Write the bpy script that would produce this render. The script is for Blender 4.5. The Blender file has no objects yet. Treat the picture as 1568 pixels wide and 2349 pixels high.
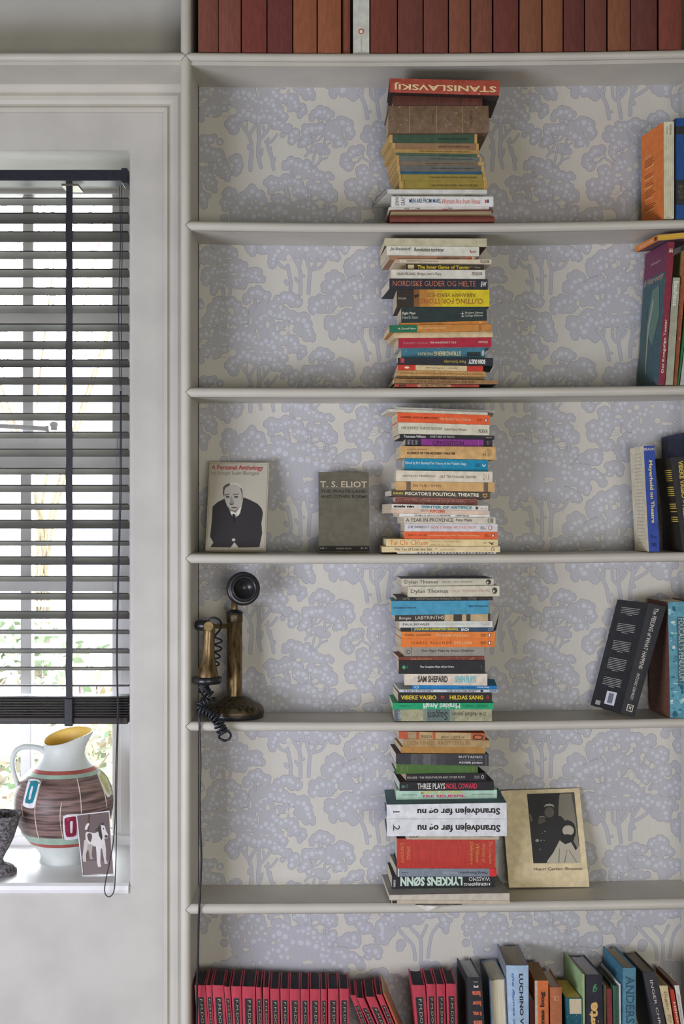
import bpy, bmesh, math, random
from mathutils import Vector, Matrix
random.seed(7)
D = 2.8            # camera distance to the bookcase front
S = 0.000935       # metres per picture pixel at the bookcase front
Z0 = 1.45          # eye height
HZ = 1185.0        # picture row of the horizon
YB = 0.15          # bookcase back panel
YW = 0.16          # window wall face
YG = 0.52          # window frame plane
scene = bpy.context.scene
# ---------------------------------------------------------------- camera
cam_d = bpy.data.cameras.new('camera'); cam = bpy.data.objects.new('camera', cam_d)
scene.collection.objects.link(cam)
cam.location = (0, -D, Z0); cam.rotation_euler = (math.pi/2, 0, 0)
cam_d.sensor_fit = 'HORIZONTAL'; cam_d.sensor_width = 36; cam_d.lens = 36*(D/S)/1568
cam_d.shift_y = (HZ-1174.5)/1568; cam_d.clip_start = 0.05; cam_d.clip_end = 200
scene.camera = cam
# ---------------------------------------------------------------- world, lights, exposure
w = bpy.data.worlds.new('overcast_sky'); scene.world = w; w.use_nodes = True
wn = w.node_tree.nodes; wl = w.node_tree.links
bg = wn['Background']; bg.inputs[0].default_value = (0.90, 0.95, 1.0, 1); bg.inputs[1].default_value = 20.0
scene.view_settings.view_transform = 'Standard'; scene.view_settings.look = 'None'
scene.view_settings.exposure = 0.0; scene.view_settings.gamma = 1.0
scene.view_settings.use_curve_mapping = False
def area(name, loc, target, sx, sy, power, col):
    l = bpy.data.lights.new(name, 'AREA'); l.shape = 'RECTANGLE'; l.size = sx; l.size_y = sy
    l.energy = power; l.color = col
    o = bpy.data.objects.new(name, l); scene.collection.objects.link(o); o.location = loc
    o.rotation_euler = (Vector(target)-Vector(loc)).to_track_quat('-Z', 'Y').to_euler()
    return o
area('daylight_side_window', (-1.9, -2.0, 0.72), (-0.2, 0, 0.85), 1.4, 0.8, 60, (0.82, 0.84, 1.0))
area('daylight_rear_window', (1.1, -4.6, 0.95), (0.1, 0, 0.95), 1.9, 1.1, 62, (1.0, 0.955, 0.89))
sun = bpy.data.lights.new('sun', 'SUN'); sun.energy = 5; sun.angle = 0.02; sun.color = (1, .96, .9)
so = bpy.data.objects.new('sun', sun); scene.collection.objects.link(so)
so.rotation_euler = Vector((0.5, 1.0, -0.9)).to_track_quat('-Z', 'Y').to_euler()

# ---------------------------------------------------------------- helpers
C = scene.collection
def P(px, py, y=0.0):
    k = S*(D+y)/D
    return Vector(((px-784)*k, y, Z0-(py-HZ)*k))
def lin(c): 
    c = max(0.0, c/255.0)
    return c/12.92 if c <= .04045 else ((c+.055)/1.055)**2.4
_mats = {}
def M(rgb, rough=.55, gain=1.0, kind='plain', metal=0.0, scale=60, amt=.12, bump=.05, spec=.35, emit=None):
    key = (tuple(rgb), rough, round(gain, 2), kind, metal, scale, amt, bump, spec)
    if key in _mats: return _mats[key]
    m = bpy.data.materials.new('%s_%02x%02x%02x' % ((kind,)+tuple(int(v) for v in rgb))); m.use_nodes = True
    nt = m.node_tree; b = nt.nodes['Principled BSDF']
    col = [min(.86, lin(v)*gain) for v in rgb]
    b.inputs['Roughness'].default_value = rough; b.inputs['Metallic'].default_value = metal
    b.inputs['Specular IOR Level'].default_value = spec
    b.inputs['Base Color'].default_value = (*col, 1)
    if kind in ('ink',): _mats[key] = m; return m
    tc = nt.nodes.new('ShaderNodeTexCoord'); mp = nt.nodes.new('ShaderNodeMapping')
    nt.links.new(tc.outputs['Object'], mp.inputs[0])
    no = nt.nodes.new('ShaderNodeTexNoise'); nt.links.new(mp.outputs[0], no.inputs[0])
    no.inputs['Scale'].default_value = scale; no.inputs['Detail'].default_value = 5
    if kind == 'pages_h': mp.inputs['Scale'].default_value = (.15, .15, 14)
    if kind == 'pages_v': mp.inputs['Scale'].default_value = (14, .15, .15)
    if kind == 'pages_y': mp.inputs['Scale'].default_value = (.15, 14, .15)
    if kind == 'wood': mp.inputs['Scale'].default_value = (.06, 1, 3)
    if kind == 'cloth': mp.inputs['Scale'].default_value = (3, 3, .6)
    if kind == 'stripe': mp.inputs['Scale'].default_value = (5, 1, .12)
    if kind == 'brush': mp.inputs['Scale'].default_value = (.5, .5, 9)
    rp = nt.nodes.new('ShaderNodeValToRGB'); nt.links.new(no.outputs['Fac'], rp.inputs[0])
    lo = [v*(1-amt*1.6) for v in col]; hi = [min(.88, v*(1+amt)+.004*amt*10) for v in col]
    rp.color_ramp.elements[0].color = (*lo, 1); rp.color_ramp.elements[1].color = (*hi, 1)
    rp.color_ramp.elements[0].position = .36; rp.color_ramp.elements[1].position = .64
    nt.links.new(rp.outputs[0], b.inputs['Base Color'])
    if kind == 'worn':
        n2 = nt.nodes.new('ShaderNodeTexNoise'); n2.inputs['Scale'].default_value = 220; n2.inputs['Detail'].default_value = 6
        nt.links.new(tc.outputs['Object'], n2.inputs[0])
        r2 = nt.nodes.new('ShaderNodeValToRGB'); r2.color_ramp.elements[0].position = .62; r2.color_ramp.elements[1].position = .70
        nt.links.new(n2.outputs['Fac'], r2.inputs[0])
        mx = nt.nodes.new('ShaderNodeMixRGB'); nt.links.new(r2.outputs[0], mx.inputs[0]); nt.links.new(rp.outputs[0], mx.inputs[1])
        mx.inputs[2].default_value = (min(.7, col[0]*1.5+.15), min(.6, col[1]*1.5+.13), min(.5, col[2]*1.5+.09), 1)
        nt.links.new(mx.outputs[0], b.inputs['Base Color'])
    if bump:
        bp = nt.nodes.new('ShaderNodeBump'); bp.inputs['Strength'].default_value = bump*4; bp.inputs['Distance'].default_value = .0008
        nt.links.new(no.outputs['Fac'], bp.inputs['Height']); nt.links.new(bp.outputs[0], b.inputs['Normal'])
    _mats[key] = m
    return m
def paint(rgb, name, bump=.25, amt=.04, rough=.6):
    m = M(rgb, rough, 1.0, name, 0, 9, amt, 0)
    nt = m.node_tree; b = nt.nodes['Principled BSDF']
    if not b.inputs['Normal'].is_linked:
        tc = nt.nodes.new('ShaderNodeTexCoord'); n = nt.nodes.new('ShaderNodeTexNoise'); n.inputs['Scale'].default_value = 38; n.inputs['Detail'].default_value = 7
        nt.links.new(tc.outputs['Object'], n.inputs[0])
        v = nt.nodes.new('ShaderNodeTexNoise'); v.inputs['Scale'].default_value = 7; v.inputs['Detail'].default_value = 2
        nt.links.new(tc.outputs['Object'], v.inputs[0])
        ad = nt.nodes.new('ShaderNodeMath'); ad.operation = 'MULTIPLY_ADD'; ad.inputs[1].default_value = .35
        nt.links.new(n.outputs[0], ad.inputs[0]); nt.links.new(v.outputs[0], ad.inputs[2])
        bp = nt.nodes.new('ShaderNodeBump'); bp.inputs['Strength'].default_value = bump; bp.inputs['Distance'].default_value = .006
        nt.links.new(ad.outputs[0], bp.inputs['Height']); nt.links.new(bp.outputs[0], b.inputs['Normal'])
    return m

def mesh_obj(name, verts, faces, mats, parent=None, fm=None, smooth=False, recalc=True):
    me = bpy.data.meshes.new(name); me.from_pydata([tuple(v) for v in verts], [], faces)
    if not isinstance(mats, (list, tuple)): mats = [mats]
    for m in mats: me.materials.append(m)
    if fm: me.polygons.foreach_set('material_index', fm)
    if smooth: me.polygons.foreach_set('use_smooth', [True]*len(me.polygons))
    if recalc:
        bm = bmesh.new(); bm.from_mesh(me); bmesh.ops.recalc_face_normals(bm, faces=bm.faces); bm.to_mesh(me); bm.free()
    o = bpy.data.objects.new(name, me); C.objects.link(o)
    if parent is not None:
        o.parent = parent
        o.matrix_parent_inverse = Matrix.Translation(-Vector(parent_loc(parent)))
    return o
def parent_loc(p):
    v = Vector(p.location)
    q = p.parent
    while q is not None:
        q = q.parent
    return v
def empty(name, loc, label=None, cat=None, group=None, kind=None):
    o = bpy.data.objects.new(name, None); C.objects.link(o); o.location = loc; o.empty_display_size = .05
    tag(o, label, cat, group, kind); return o
def tag(o, label=None, cat=None, group=None, kind=None):
    if label: o['label'] = label
    if cat: o['category'] = cat
    if group: o['group'] = group
    if kind: o['kind'] = kind
    return o
class MB:
    def __init__(s): s.v = []; s.f = []; s.m = []
    def add(s, vs, fs, mi=0):
        n = len(s.v); s.v += [Vector(v) for v in vs]; s.f += [tuple(i+n for i in f) for f in fs]; s.m += [mi]*len(fs)
    def box(s, a, b, mi=0):
        (x0, y0, z0), (x1, y1, z1) = a, b
        s.add([(x0,y0,z0),(x1,y0,z0),(x1,y1,z0),(x0,y1,z0),(x0,y0,z1),(x1,y0,z1),(x1,y1,z1),(x0,y1,z1)],
              [(0,3,2,1),(4,5,6,7),(0,1,5,4),(1,2,6,5),(2,3,7,6),(3,0,4,7)], mi)
    def lathe(s, prof, c=(0,0,0), n=40, mi=0, axis='z', fn=None):
        vs = []; N = len(prof)
        for r, h in prof:
            for k in range(n):
                a = 2*math.pi*k/n
                x, y, z = r*math.cos(a), r*math.sin(a), h
                if fn: x, y, z = fn(x, y, z, a)
                if axis == 'y': x, y, z = x, -z, y
                vs.append((x+c[0], y+c[1], z+c[2]))
        fs = [(i*n+k, i*n+(k+1)%n, (i+1)*n+(k+1)%n, (i+1)*n+k) for i in range(N-1) for k in range(n)]
        s.add(vs, fs, mi)
    def tube(s, pts, r, n=8, mi=0, caps=True, flat=1.0):
        pts = [Vector(p) for p in pts]; vs = []
        t0 = (pts[1]-pts[0]).normalized(); up = Vector((0,1,0)) if abs(t0.y) < .9 else Vector((1,0,0))
        u = t0.cross(up).normalized()
        for i, p in enumerate(pts):
            t = (pts[min(i+1, len(pts)-1)]-pts[max(i-1, 0)])
            t = t.normalized() if t.length > 1e-9 else t0
            u = (u - t*u.dot(t)); u = u.normalized() if u.length > 1e-6 else t.orthogonal().normalized()
            v = t.cross(u); rr = r[i] if isinstance(r, (list, tuple)) else r
            for k in range(n):
                a = 2*math.pi*k/n
                vs.append(p+u*math.cos(a)*rr+v*math.sin(a)*rr*flat)
        fs = [(i*n+k, i*n+(k+1)%n, (i+1)*n+(k+1)%n, (i+1)*n+k) for i in range(len(pts)-1) for k in range(n)]
        if caps: fs += [tuple(range(n))[::-1], tuple((len(pts)-1)*n+k for k in range(n))]
        s.add(vs, fs, mi)
    def build(s, name, mats, parent=None, smooth=False, bevel=0, auto=False):
        o = mesh_obj(name, s.v, s.f, mats, parent, s.m, smooth)
        if bevel:
            b = o.modifiers.new('bevel', 'BEVEL'); b.width = bevel; b.segments = 3; b.limit_method = 'ANGLE'
            o.data.polygons.foreach_set('use_smooth', [True]*len(o.data.polygons))
            try:
                wn_ = o.modifiers.new('wn', 'WEIGHTED_NORMAL')
            except Exception: pass
        return o
def spline(pts, n=8):
    pts = [Vector(p) for p in pts]; out = []
    for i in range(len(pts)-1):
        p0 = pts[max(i-1, 0)]; p1 = pts[i]; p2 = pts[i+1]; p3 = pts[min(i+2, len(pts)-1)]
        for k in range(n):
            t = k/n
            out.append(.5*((2*p1)+(p2-p0)*t+(2*p0-5*p1+4*p2-p3)*t*t+(3*p1-p0-3*p2+p3)*t**3))
    out.append(pts[-1]); return out

# ---------------------------------------------------------------- room shell
WHT = paint((196, 194, 186), 'wall_paint', .35)
TRIM = paint((204, 200, 188), 'gloss_paint', .10, .03, .42)
FLOORM = M((74, 62, 54), .5, 1, 'wood', 0, 12, .2)
XR = (296-784)*S*(D+YW)/D     # window opening right edge
XL = -1.36
zt = P(0, 345, YW).z; zs = P(0, 2032, YW).z
def struct(o): o['kind'] = 'structure'; return o
rx0, rx1, ry0, rz1 = -2.7, 3.2, -5.2, 3.1
# one welded ring of wall round the opening
def ring_wall():
    vs = []; fs = []
    for y in (YW, YG+.06):
        vs += [(rx0, y, 0), (rx1, y, 0), (rx1, y, rz1), (rx0, y, rz1), (XL, y, zs), (XR, y, zs), (XR, y, zt), (XL, y, zt)]
    for o_ in (0, 8):
        fs += [(o_+0, o_+1, o_+5, o_+4), (o_+1, o_+2, o_+6, o_+5), (o_+2, o_+3, o_+7, o_+6), (o_+3, o_+0, o_+4, o_+7)]
    for a_, b_ in ((0, 1), (1, 2), (2, 3), (3, 0), (4, 5), (5, 6), (6, 7), (7, 4)):
        fs.append((a_, b_, b_+8, a_+8))
    o = mesh_obj('wall_back', vs, fs, WHT)
    m = o.modifiers.new('bevel', 'BEVEL'); m.width = .007; m.segments = 4; m.limit_method = 'ANGLE'
    o.data.polygons.foreach_set('use_smooth', [True]*len(o.data.polygons)); o.modifiers.new('wn', 'WEIGHTED_NORMAL')
    return struct(o)
ring_wall()
b = MB(); b.box((rx0, ry0, -.05), (rx1, YG, 0)); struct(b.build('floor', FLOORM))
b = MB(); b.box((rx0-.1, ry0-.1, rz1), (rx1+.1, YG+.05, rz1+.05)); struct(b.build('ceiling', paint((132, 134, 120), 'ceiling_paint', .2)))
b = MB(); b.box((rx0-.1, ry0, -.05), (rx0, YG+.06, rz1)); struct(b.build('wall_left', WHT))
b = MB(); b.box((rx1, ry0, -.05), (rx1+.1, YG+.06, rz1)); struct(b.build('wall_right', WHT))
b = MB(); b.box((rx0-.1, ry0-.1, -.05), (rx1+.1, ry0, rz1)); struct(b.build('wall_rear', WHT))
WS = paint((240, 241, 242), 'window_paint', .12, .03, .35)
b = MB()
prof = [(YW+.003, -.02), (YW-.004, -.016), (YW-.007, -.008), (YW-.005, .001), (YW+.003, .006), (YG-.02, .007), (YG-.02, -.02)]
for x in (XL+.001, XR-.001):
    b.v += [Vector((x, y, zs+z)) for y, z in prof]
n = len(prof); b.f = [(i, (i+1) % n, n+(i+1) % n, n+i) for i in range(n)]+[tuple(range(n)), tuple(range(n, 2*n))]; b.m = [0]*len(b.f)
struct(b.build('trim_1', WS, smooth=False))
zsill = zs+.0065
# architrave round the window opening (mitred sweep)
prof = [(0, 0), (0, .010), (.004, .015), (.009, .015), (.012, .009), (.014, .009), (.016, .016), (.024, .021), (.033, .022), (.040, .018), (.041, .022), (.055, .026), (.058, .030), (.064, .030), (.066, .006), (.070, .006), (.072, 0)]
ai_x = P(375, 0, YW-.01).x; ai_z = P(0, 257, YW-.01).z; al_x = XL-(ai_x-XR)
b = MB(); vs = []
for s_, h_ in prof: vs.append((ai_x+s_, YW-h_, 0.0))
for s_, h_ in prof: vs.append((ai_x+s_, YW-h_, ai_z+s_))
for s_, h_ in prof: vs.append((al_x-s_, YW-h_, ai_z+s_))
for s_, h_ in prof: vs.append((al_x-s_, YW-h_, 0.0))
n = len(prof); fs = [(k*n+i, k*n+i+1, (k+1)*n+i+1, (k+1)*n+i) for k in range(3) for i in range(n-1)]
b.add(vs, fs); struct(b.build('trim_2', TRIM))

# ---------------------------------------------------------------- window
G = M((235, 240, 245), .02, 1, 'ink')
gm = bpy.data.materials.new('window_glass'); gm.use_nodes = True; nt = gm.node_tree; nt.nodes.clear()
out = nt.nodes.new('ShaderNodeOutputMaterial'); tr = nt.nodes.new('ShaderNodeBsdfTransparent'); gl = nt.nodes.new('ShaderNodeBsdfGlossy')
gl.inputs['Roughness'].default_value = .02; mx = nt.nodes.new('ShaderNodeMixShader'); fr = nt.nodes.new('ShaderNodeFresnel'); fr.inputs[0].default_value = 1.45
nt.links.new(fr.outputs[0], mx.inputs[0]); nt.links.new(tr.outputs[0], mx.inputs[1]); nt.links.new(gl.outputs[0], mx.inputs[2]); nt.links.new(mx.outputs[0], out.inputs[0])
win = struct(empty('window_1', ((XL+XR)/2, YG, zs)))
def wx(px, y=YG): return P(px, 0, y).x
def wz(py, y=YG): return P(0, py, y).z
def bar(x0, x1, z0, z1, nm, d0=0.0, d1=.045):
    q = MB(); q.box((x0, YG+d0, z0), (x1, YG+d1, z1)); return q.build(nm, WS, win, bevel=.004)
fx0, fx1 = XL-.02, XR+.03
bar(wx(276), fx1, zs-.01, zt+.02, 'frame_stile', -.012, .05); bar(fx0, XL+.05, zs-.01, zt+.02, 'frame_stile', -.012, .05)
bar(fx0, fx1, wz(446), zt+.02, 'frame_head', -.008, .05); bar(fx0, fx1, zs-.01, wz(1912), 'frame_sill', -.02, .05)
bar(wx(256), wx(276)+.001, zs, zt, 'sash_stile', .004, .045); bar(XL+.049, XL+.075, zs, zt, 'sash_stile', .004, .045)
bar(XL+.05, wx(260), wz(745), wz(716), 'transom', .002, .044)
bar(XL+.05, wx(268), wz(1074), wz(1000), 'meeting_rail', -.004, .05)
bar(XL+.05, wx(260), wz(1357), wz(1330), 'transom', .002, .044)
bar(wx(50), wx(75), wz(1000), wz(446), 'glazing_bar', .006, .044); bar(wx(45), wx(70), zs, wz(1074), 'glazing_bar', .006, .044)
bar(wx(-160), wx(-135), zs, wz(446), 'glazing_bar', .006, .044)
q = MB(); q.box((fx0, YG+.024, zs), (fx1, YG+.028, zt)); q.build('pane', gm, win)
q = MB(); a0 = P(-20, 976, YG-.02); a1 = P(112, 983, YG-.03)
q.tube([a0, (a0+a1)/2, a1-Vector((.012, 0, 0)), a1], [.006, .006, .006, .009], 10)
kx = P(124, 981, YG-.03); q.lathe([(0, -.006), (.008, -.006), (.008, .002), (.011, .006), (.010, .012), (.004, .016), (0, .016)], kx, 16)
q.build('casement_stay', WS, win, smooth=True)
q = MB(); a0 = P(43, 1016, YG-.008); a1 = P(86, 1006, YG-.008); q.box((a0.x, YG-.012, a0.z), (a1.x, YG-.003, a1.z)); q.build('stay_plate', WS, win, bevel=.002)

# ---------------------------------------------------------------- venetian blind
BW = M((40, 33, 29), .45, 1.0, 'wood', 0, 30, .3, .1); BK = M((38, 40, 46), .5, 1, 'cloth', 0, 200, .2)
RAIL = M((46, 48, 56), .35, 1, 'plain', 0, 80, .05)
bl = empty('venetian_blind', ((XL+XR)/2, YW+.03, P(0, 395, YW+.03).z), 'dark brown wooden slatted blind hanging half lowered in the white window recess', 'blind')
bx0, bx1 = XL+.006, XR-.004; yc = YW+.034
def zz(py): return P(0, py, yc).z
tl = .0085   # the blind hangs very slightly lower at its right end
def slatz(z, x): return z
q = MB(); q.box((bx0, YW+.008, zz(421)), (bx1-.014, YW+.062, zz(396))); q.build('headrail', RAIL, bl, bevel=.0015)
q = MB(); q.box((bx1-.014, YW+.004, zz(427)), (bx1-.001, YW+.066, zz(393))); q.build('headrail_bracket', RAIL, bl, bevel=.0015)
slats = [(453,472),(487,514),(530,556),(575,595),(616,637),(659,678),(699,719),(742,761),(782,802),(824,843),(865,883),(906,923),(947,965),(990,1006),(1029,1048),(1073,1089),(1112,1129),(1155,1170),(1192,1213),(1240,1252),(1276,1296),(1321,1334),(1360,1376),(1401,1420),(1444,1455),(1487,1499),(1529,1538),(1571,1575)]
W_ = .050
for (ya, yb_) in slats:
    zc = zz((ya+yb_)/2); h = (yb_-ya)*S*(D+yc)/D - .003
    persp = (zc-Z0)*W_/(D+yc)           # extra height the depth of the slat adds in view
    dz = max(-.002, min(.03, h-persp))  # back edge hangs this much lower than the front
    q = MB(); n_ = 6; vs = []
    for x in (bx0, bx1):
        for k in range(n_+1):
            t = k/n_; yy = yc-W_/2+W_*t; z = zc+dz/2-dz*t+.0014*(1-(2*t-1)**2)
            vs.append((x, yy, z+.0014))
        for k in range(n_+1):
            t = 1-k/n_; yy = yc-W_/2+W_*t; z = zc+dz/2-dz*t+.0014*(1-(2*t-1)**2)
            vs.append((x, yy, z-.0014))
    m_ = 2*(n_+1); fs = [(i, (i+1) % m_, m_+(i+1) % m_, m_+i) for i in range(m_)]+[tuple(range(m_)), tuple(range(m_, 2*m_))]
    q.add(vs, fs); q.build('slat', BW, bl)
for k in range(8):
    za = zz(1640-k*6.0); q = MB(); q.box((bx0, yc-.025, za), (bx1, yc+.025, za+.0034)); q.build('slat', BW, bl, bevel=.001)
q = MB(); q.box((bx0, yc-.027, zz(1657)), (bx1, yc+.027, zz(1641))); q.build('bottom_rail', BW, bl, bevel=.003)
for px0 in (151, -175):
    for yy in (yc-.0275, yc+.0275):
        q = MB(); x0 = wx(px0, yy); x1 = wx(px0+15, yy); n_ = 60; vs = []; fs = []
        for k in range(n_+1):
            z = zz(424)+(zz(1660)-zz(424))*k/n_; wob = .0007*math.sin(k*.9)+.0004*math.sin(k*2.3)
            vs += [(x0+wob, yy, z), (x1+wob*.6, yy, z), (x1+wob*.6, yy+.0008, z), (x0+wob, yy+.0008, z)]
        for k in range(n_):
            for j in range(4): fs.append((4*k+j, 4*k+(j+1) % 4, 4*k+4+(j+1) % 4, 4*k+4+j))
        q.add(vs, fs); q.build('ladder_tape', BK, bl)
    q = MB(); q.box((wx(px0-10, yc-.03), yc-.03, zz(434)), (wx(px0+28, yc-.03), yc+.03, zz(429))); q.build('tape_clip', M((150, 145, 135), .3, 1, 'plain', .8), bl)
    q = MB(); q.box((wx(px0-3, yc-.03), yc-.034, zz(1661)), (wx(px0+16, yc-.03), yc-.0278, zz(1598))); q.build('tape_knot', BK, bl, bevel=.002)
CORD = M((44, 52, 64), .6, 1, 'plain', 0, 400, .25, .3)
yf = YW+.001
def cp(px, py, y): return P(px, py, y)
q = MB()
q.tube(spline([cp(274, 428, yf), cp(276, 560, yf), cp(272, 700, yf), cp(275, 885, yf)], 8), .0011, 6)
q.tube(spline([cp(279, 428, yf), cp(280, 560, yf), cp(278, 700, yf), cp(278, 885, yf)], 8), .0011, 6)
yl = YW-.012
left = [cp(276, 897, yf), cp(275, 1100, yf), cp(270, 1330, yf-.002), cp(267, 1500, yf-.004), cp(269, 1640, yf-.006), cp(265, 1780, yf-.008), cp(264, 1870, yl), cp(262, 1905, yl), cp(257, 1950, yl), cp(244, 2012, yl-.012), cp(240, 2038, yl-.014), cp(242, 2052, yl-.014), cp(249, 2058, yl-.014)]
right = [cp(278, 897, yf), cp(278, 1100, yf), cp(272, 1330, yf-.002), cp(269, 1500, yf-.004), cp(271, 1640, yf-.006), cp(268, 1780, yf-.008), cp(267, 1870, yl), cp(267, 1905, yl), cp(266, 1960, yl), cp(264, 2015, yl-.012), cp(262, 2040, yl-.014), cp(257, 2053, yl-.014), cp(249, 2058, yl-.014)]
q.tube(spline(left, 8), .0012, 6); q.tube(spline(right, 8), .0012, 6)
q.build('pull_cord', CORD, bl, smooth=True)
q = MB(); c0 = cp(276.5, 897, yf); q.lathe([(0, 0), (.003, .001), (.004, .005), (.003, .010), (.001, .013), (0, .013)], c0, 14); q.build('cord_toggle', M((120, 122, 125), .3), bl, smooth=True)
# ---------------------------------------------------------------- bookcase
bc = empty('bookcase', (0, .07, 0), 'built-in off-white bookcase with rounded shelf edges and tree patterned paper behind', 'bookcase')
def quad3(x, pts):  # parabola through three points
    (x0, y0), (x1, y1), (x2, y2) = pts
    return y0*(x-x1)*(x-x2)/((x0-x1)*(x0-x2))+y1*(x-x0)*(x-x2)/((x1-x0)*(x1-x2))+y2*(x-x0)*(x-x1)/((x2-x0)*(x2-x1))
SH = {  # picture rows of bead top / bottom at x = 440, 900, 1568
 0: ((-178, -178, -178), 22, 0), 1: ((118, 120, 112), 19.5, 9), 2: ((505, 510, 501), 22, 0), 3: ((888, 889, 883), 22.5, 0), 4: ((1270, 1272, 1266), 22.5, 0),
 5: ((1656, 1657, 1648), 22, 0), 6: ((2075, 2073, 2063), 25, 0), 7: ((2462, 2462, 2462), 25, 0)}
XI = P(437, 0).x; XU = P(413, 0).x; XRI = P(1603, 0).x; XRO = P(1627, 0).x
xbl = P(425, 0).x
RB = P(437, 0).x-xbl
def shelf_top(i, px):
    a = SH[i][0]; return P(0, quad3(px, ((440, a[0]), (900, a[1]), (1568, a[2])))).z
def shelf_max(i, *pxs): return max(shelf_top(i, min(1568, p)) for p in pxs)
def make_shelf(i, px0, px1, x0, x1):
    n = 14; r = SH[i][1]*S/2; extra = SH[i][2]*S
    vs = []; fs = []; vb = []; fb = []; m_ = 9
    for k in range(n+1):
        t = k/n; x = x0+(x1-x0)*t; px = max(px0, min(px1, px0+(px1-px0)*t)); z = shelf_top(i, px)
        if k == 0 and x0 < XI+.001 and x0 > XU: pass
        vs += [(x, r, z), (x, YB+.008, z), (x, YB+.008, z-2*r-extra), (x, r, z-2*r-extra)]
        for j in range(m_+1):
            a = math.pi*(j/m_-.5); vb.append((x, r-r*math.cos(a), z-r-r*math.sin(a)))
    for k in range(n):
        for j in range(4): fs.append((4*k+j, 4*k+(j+1) % 4, 4*k+4+(j+1) % 4, 4*k+4+j))
        for j in range(m_): fb.append(((m_+1)*k+j, (m_+1)*k+j+1, (m_+1)*(k+1)+j+1, (m_+1)*(k+1)+j))
        fb.append(((m_+1)*k+m_, (m_+1)*k, (m_+1)*(k+1), (m_+1)*(k+1)+m_))
    fs += [(0, 1, 2, 3), (4*n+3, 4*n+2, 4*n+1, 4*n)]
    o = mesh_obj('shelf', vs, fs, TRIM, bc)
    # bead reaches to the middle of the upright's bead so the two half rounds mitre
    vb2 = [(v[0] if idx >= m_+1 else (xbl if x0 > -.5 else v[0]), v[1]-.0004, v[2]) for idx, v in enumerate(vb)]
    e = mesh_obj('edge_bead', vb2, fb, TRIM, o, smooth=True); e.data.shade_smooth() if hasattr(e.data, 'shade_smooth') else None
    return o
for i in SH: make_shelf(i, 430, 1600, XI-.001, XRI+.001)
make_shelf(1, 430, 430, XU+.0005, -1.62)
def upright(x0, x1):
    q = MB(); q.box((x0, .010, .02), (x1, YB+.008, 2.85)); o = q.build('upright', TRIM, bc)
    q = MB(); r = (x1-x0)/2; vs = []
    for z in (.02, 2.85):
        for j in range(13):
            a = math.pi*(j/12-.5); vs.append((x0+r+r*math.sin(a), r-r*math.cos(a), z))
    fs = [(j, j+1, 14+j-0, 13+j) for j in range(12)]; fs = [(j, j+1, 13+j+1, 13+j) for j in range(12)]+[(12, 0, 13, 25)]
    q.add(vs, fs); e = q.build('edge_bead', TRIM, o, smooth=True)
    return o
upright(XU, XI); upright(XRI, XRO)
# hairline paint cracks at the mitres
CR = M((60, 56, 50), .8, 1, 'ink'); q = MB()
def crack(zc, r, sx, sz):
    pts = []
    for j in range(7):
        t = j/6; off = r*t; yy = RB-math.sqrt(max(0, RB*RB-off*off))-.0006
        pts.append((xbl+sx*off, yy, zc+sz*off))
    q.tube(pts, .00035, 4)
for i in range(1, 8):
    r = SH[i][1]*S/2; zc = shelf_top(i, 440)-r
    crack(zc, r, 1, 1); crack(zc, r, 1, -1)
    if i == 1: crack(zc, r, -1, 1); crack(zc, r, -1, -1)
q.build('mitre_crack', CR, bc)
q = MB(); q.box((XI+.0001, YB-.006, .03), (XI+.0012, YB-.0001, 2.83)); q.build('panel_joint', CR, bc)

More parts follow.
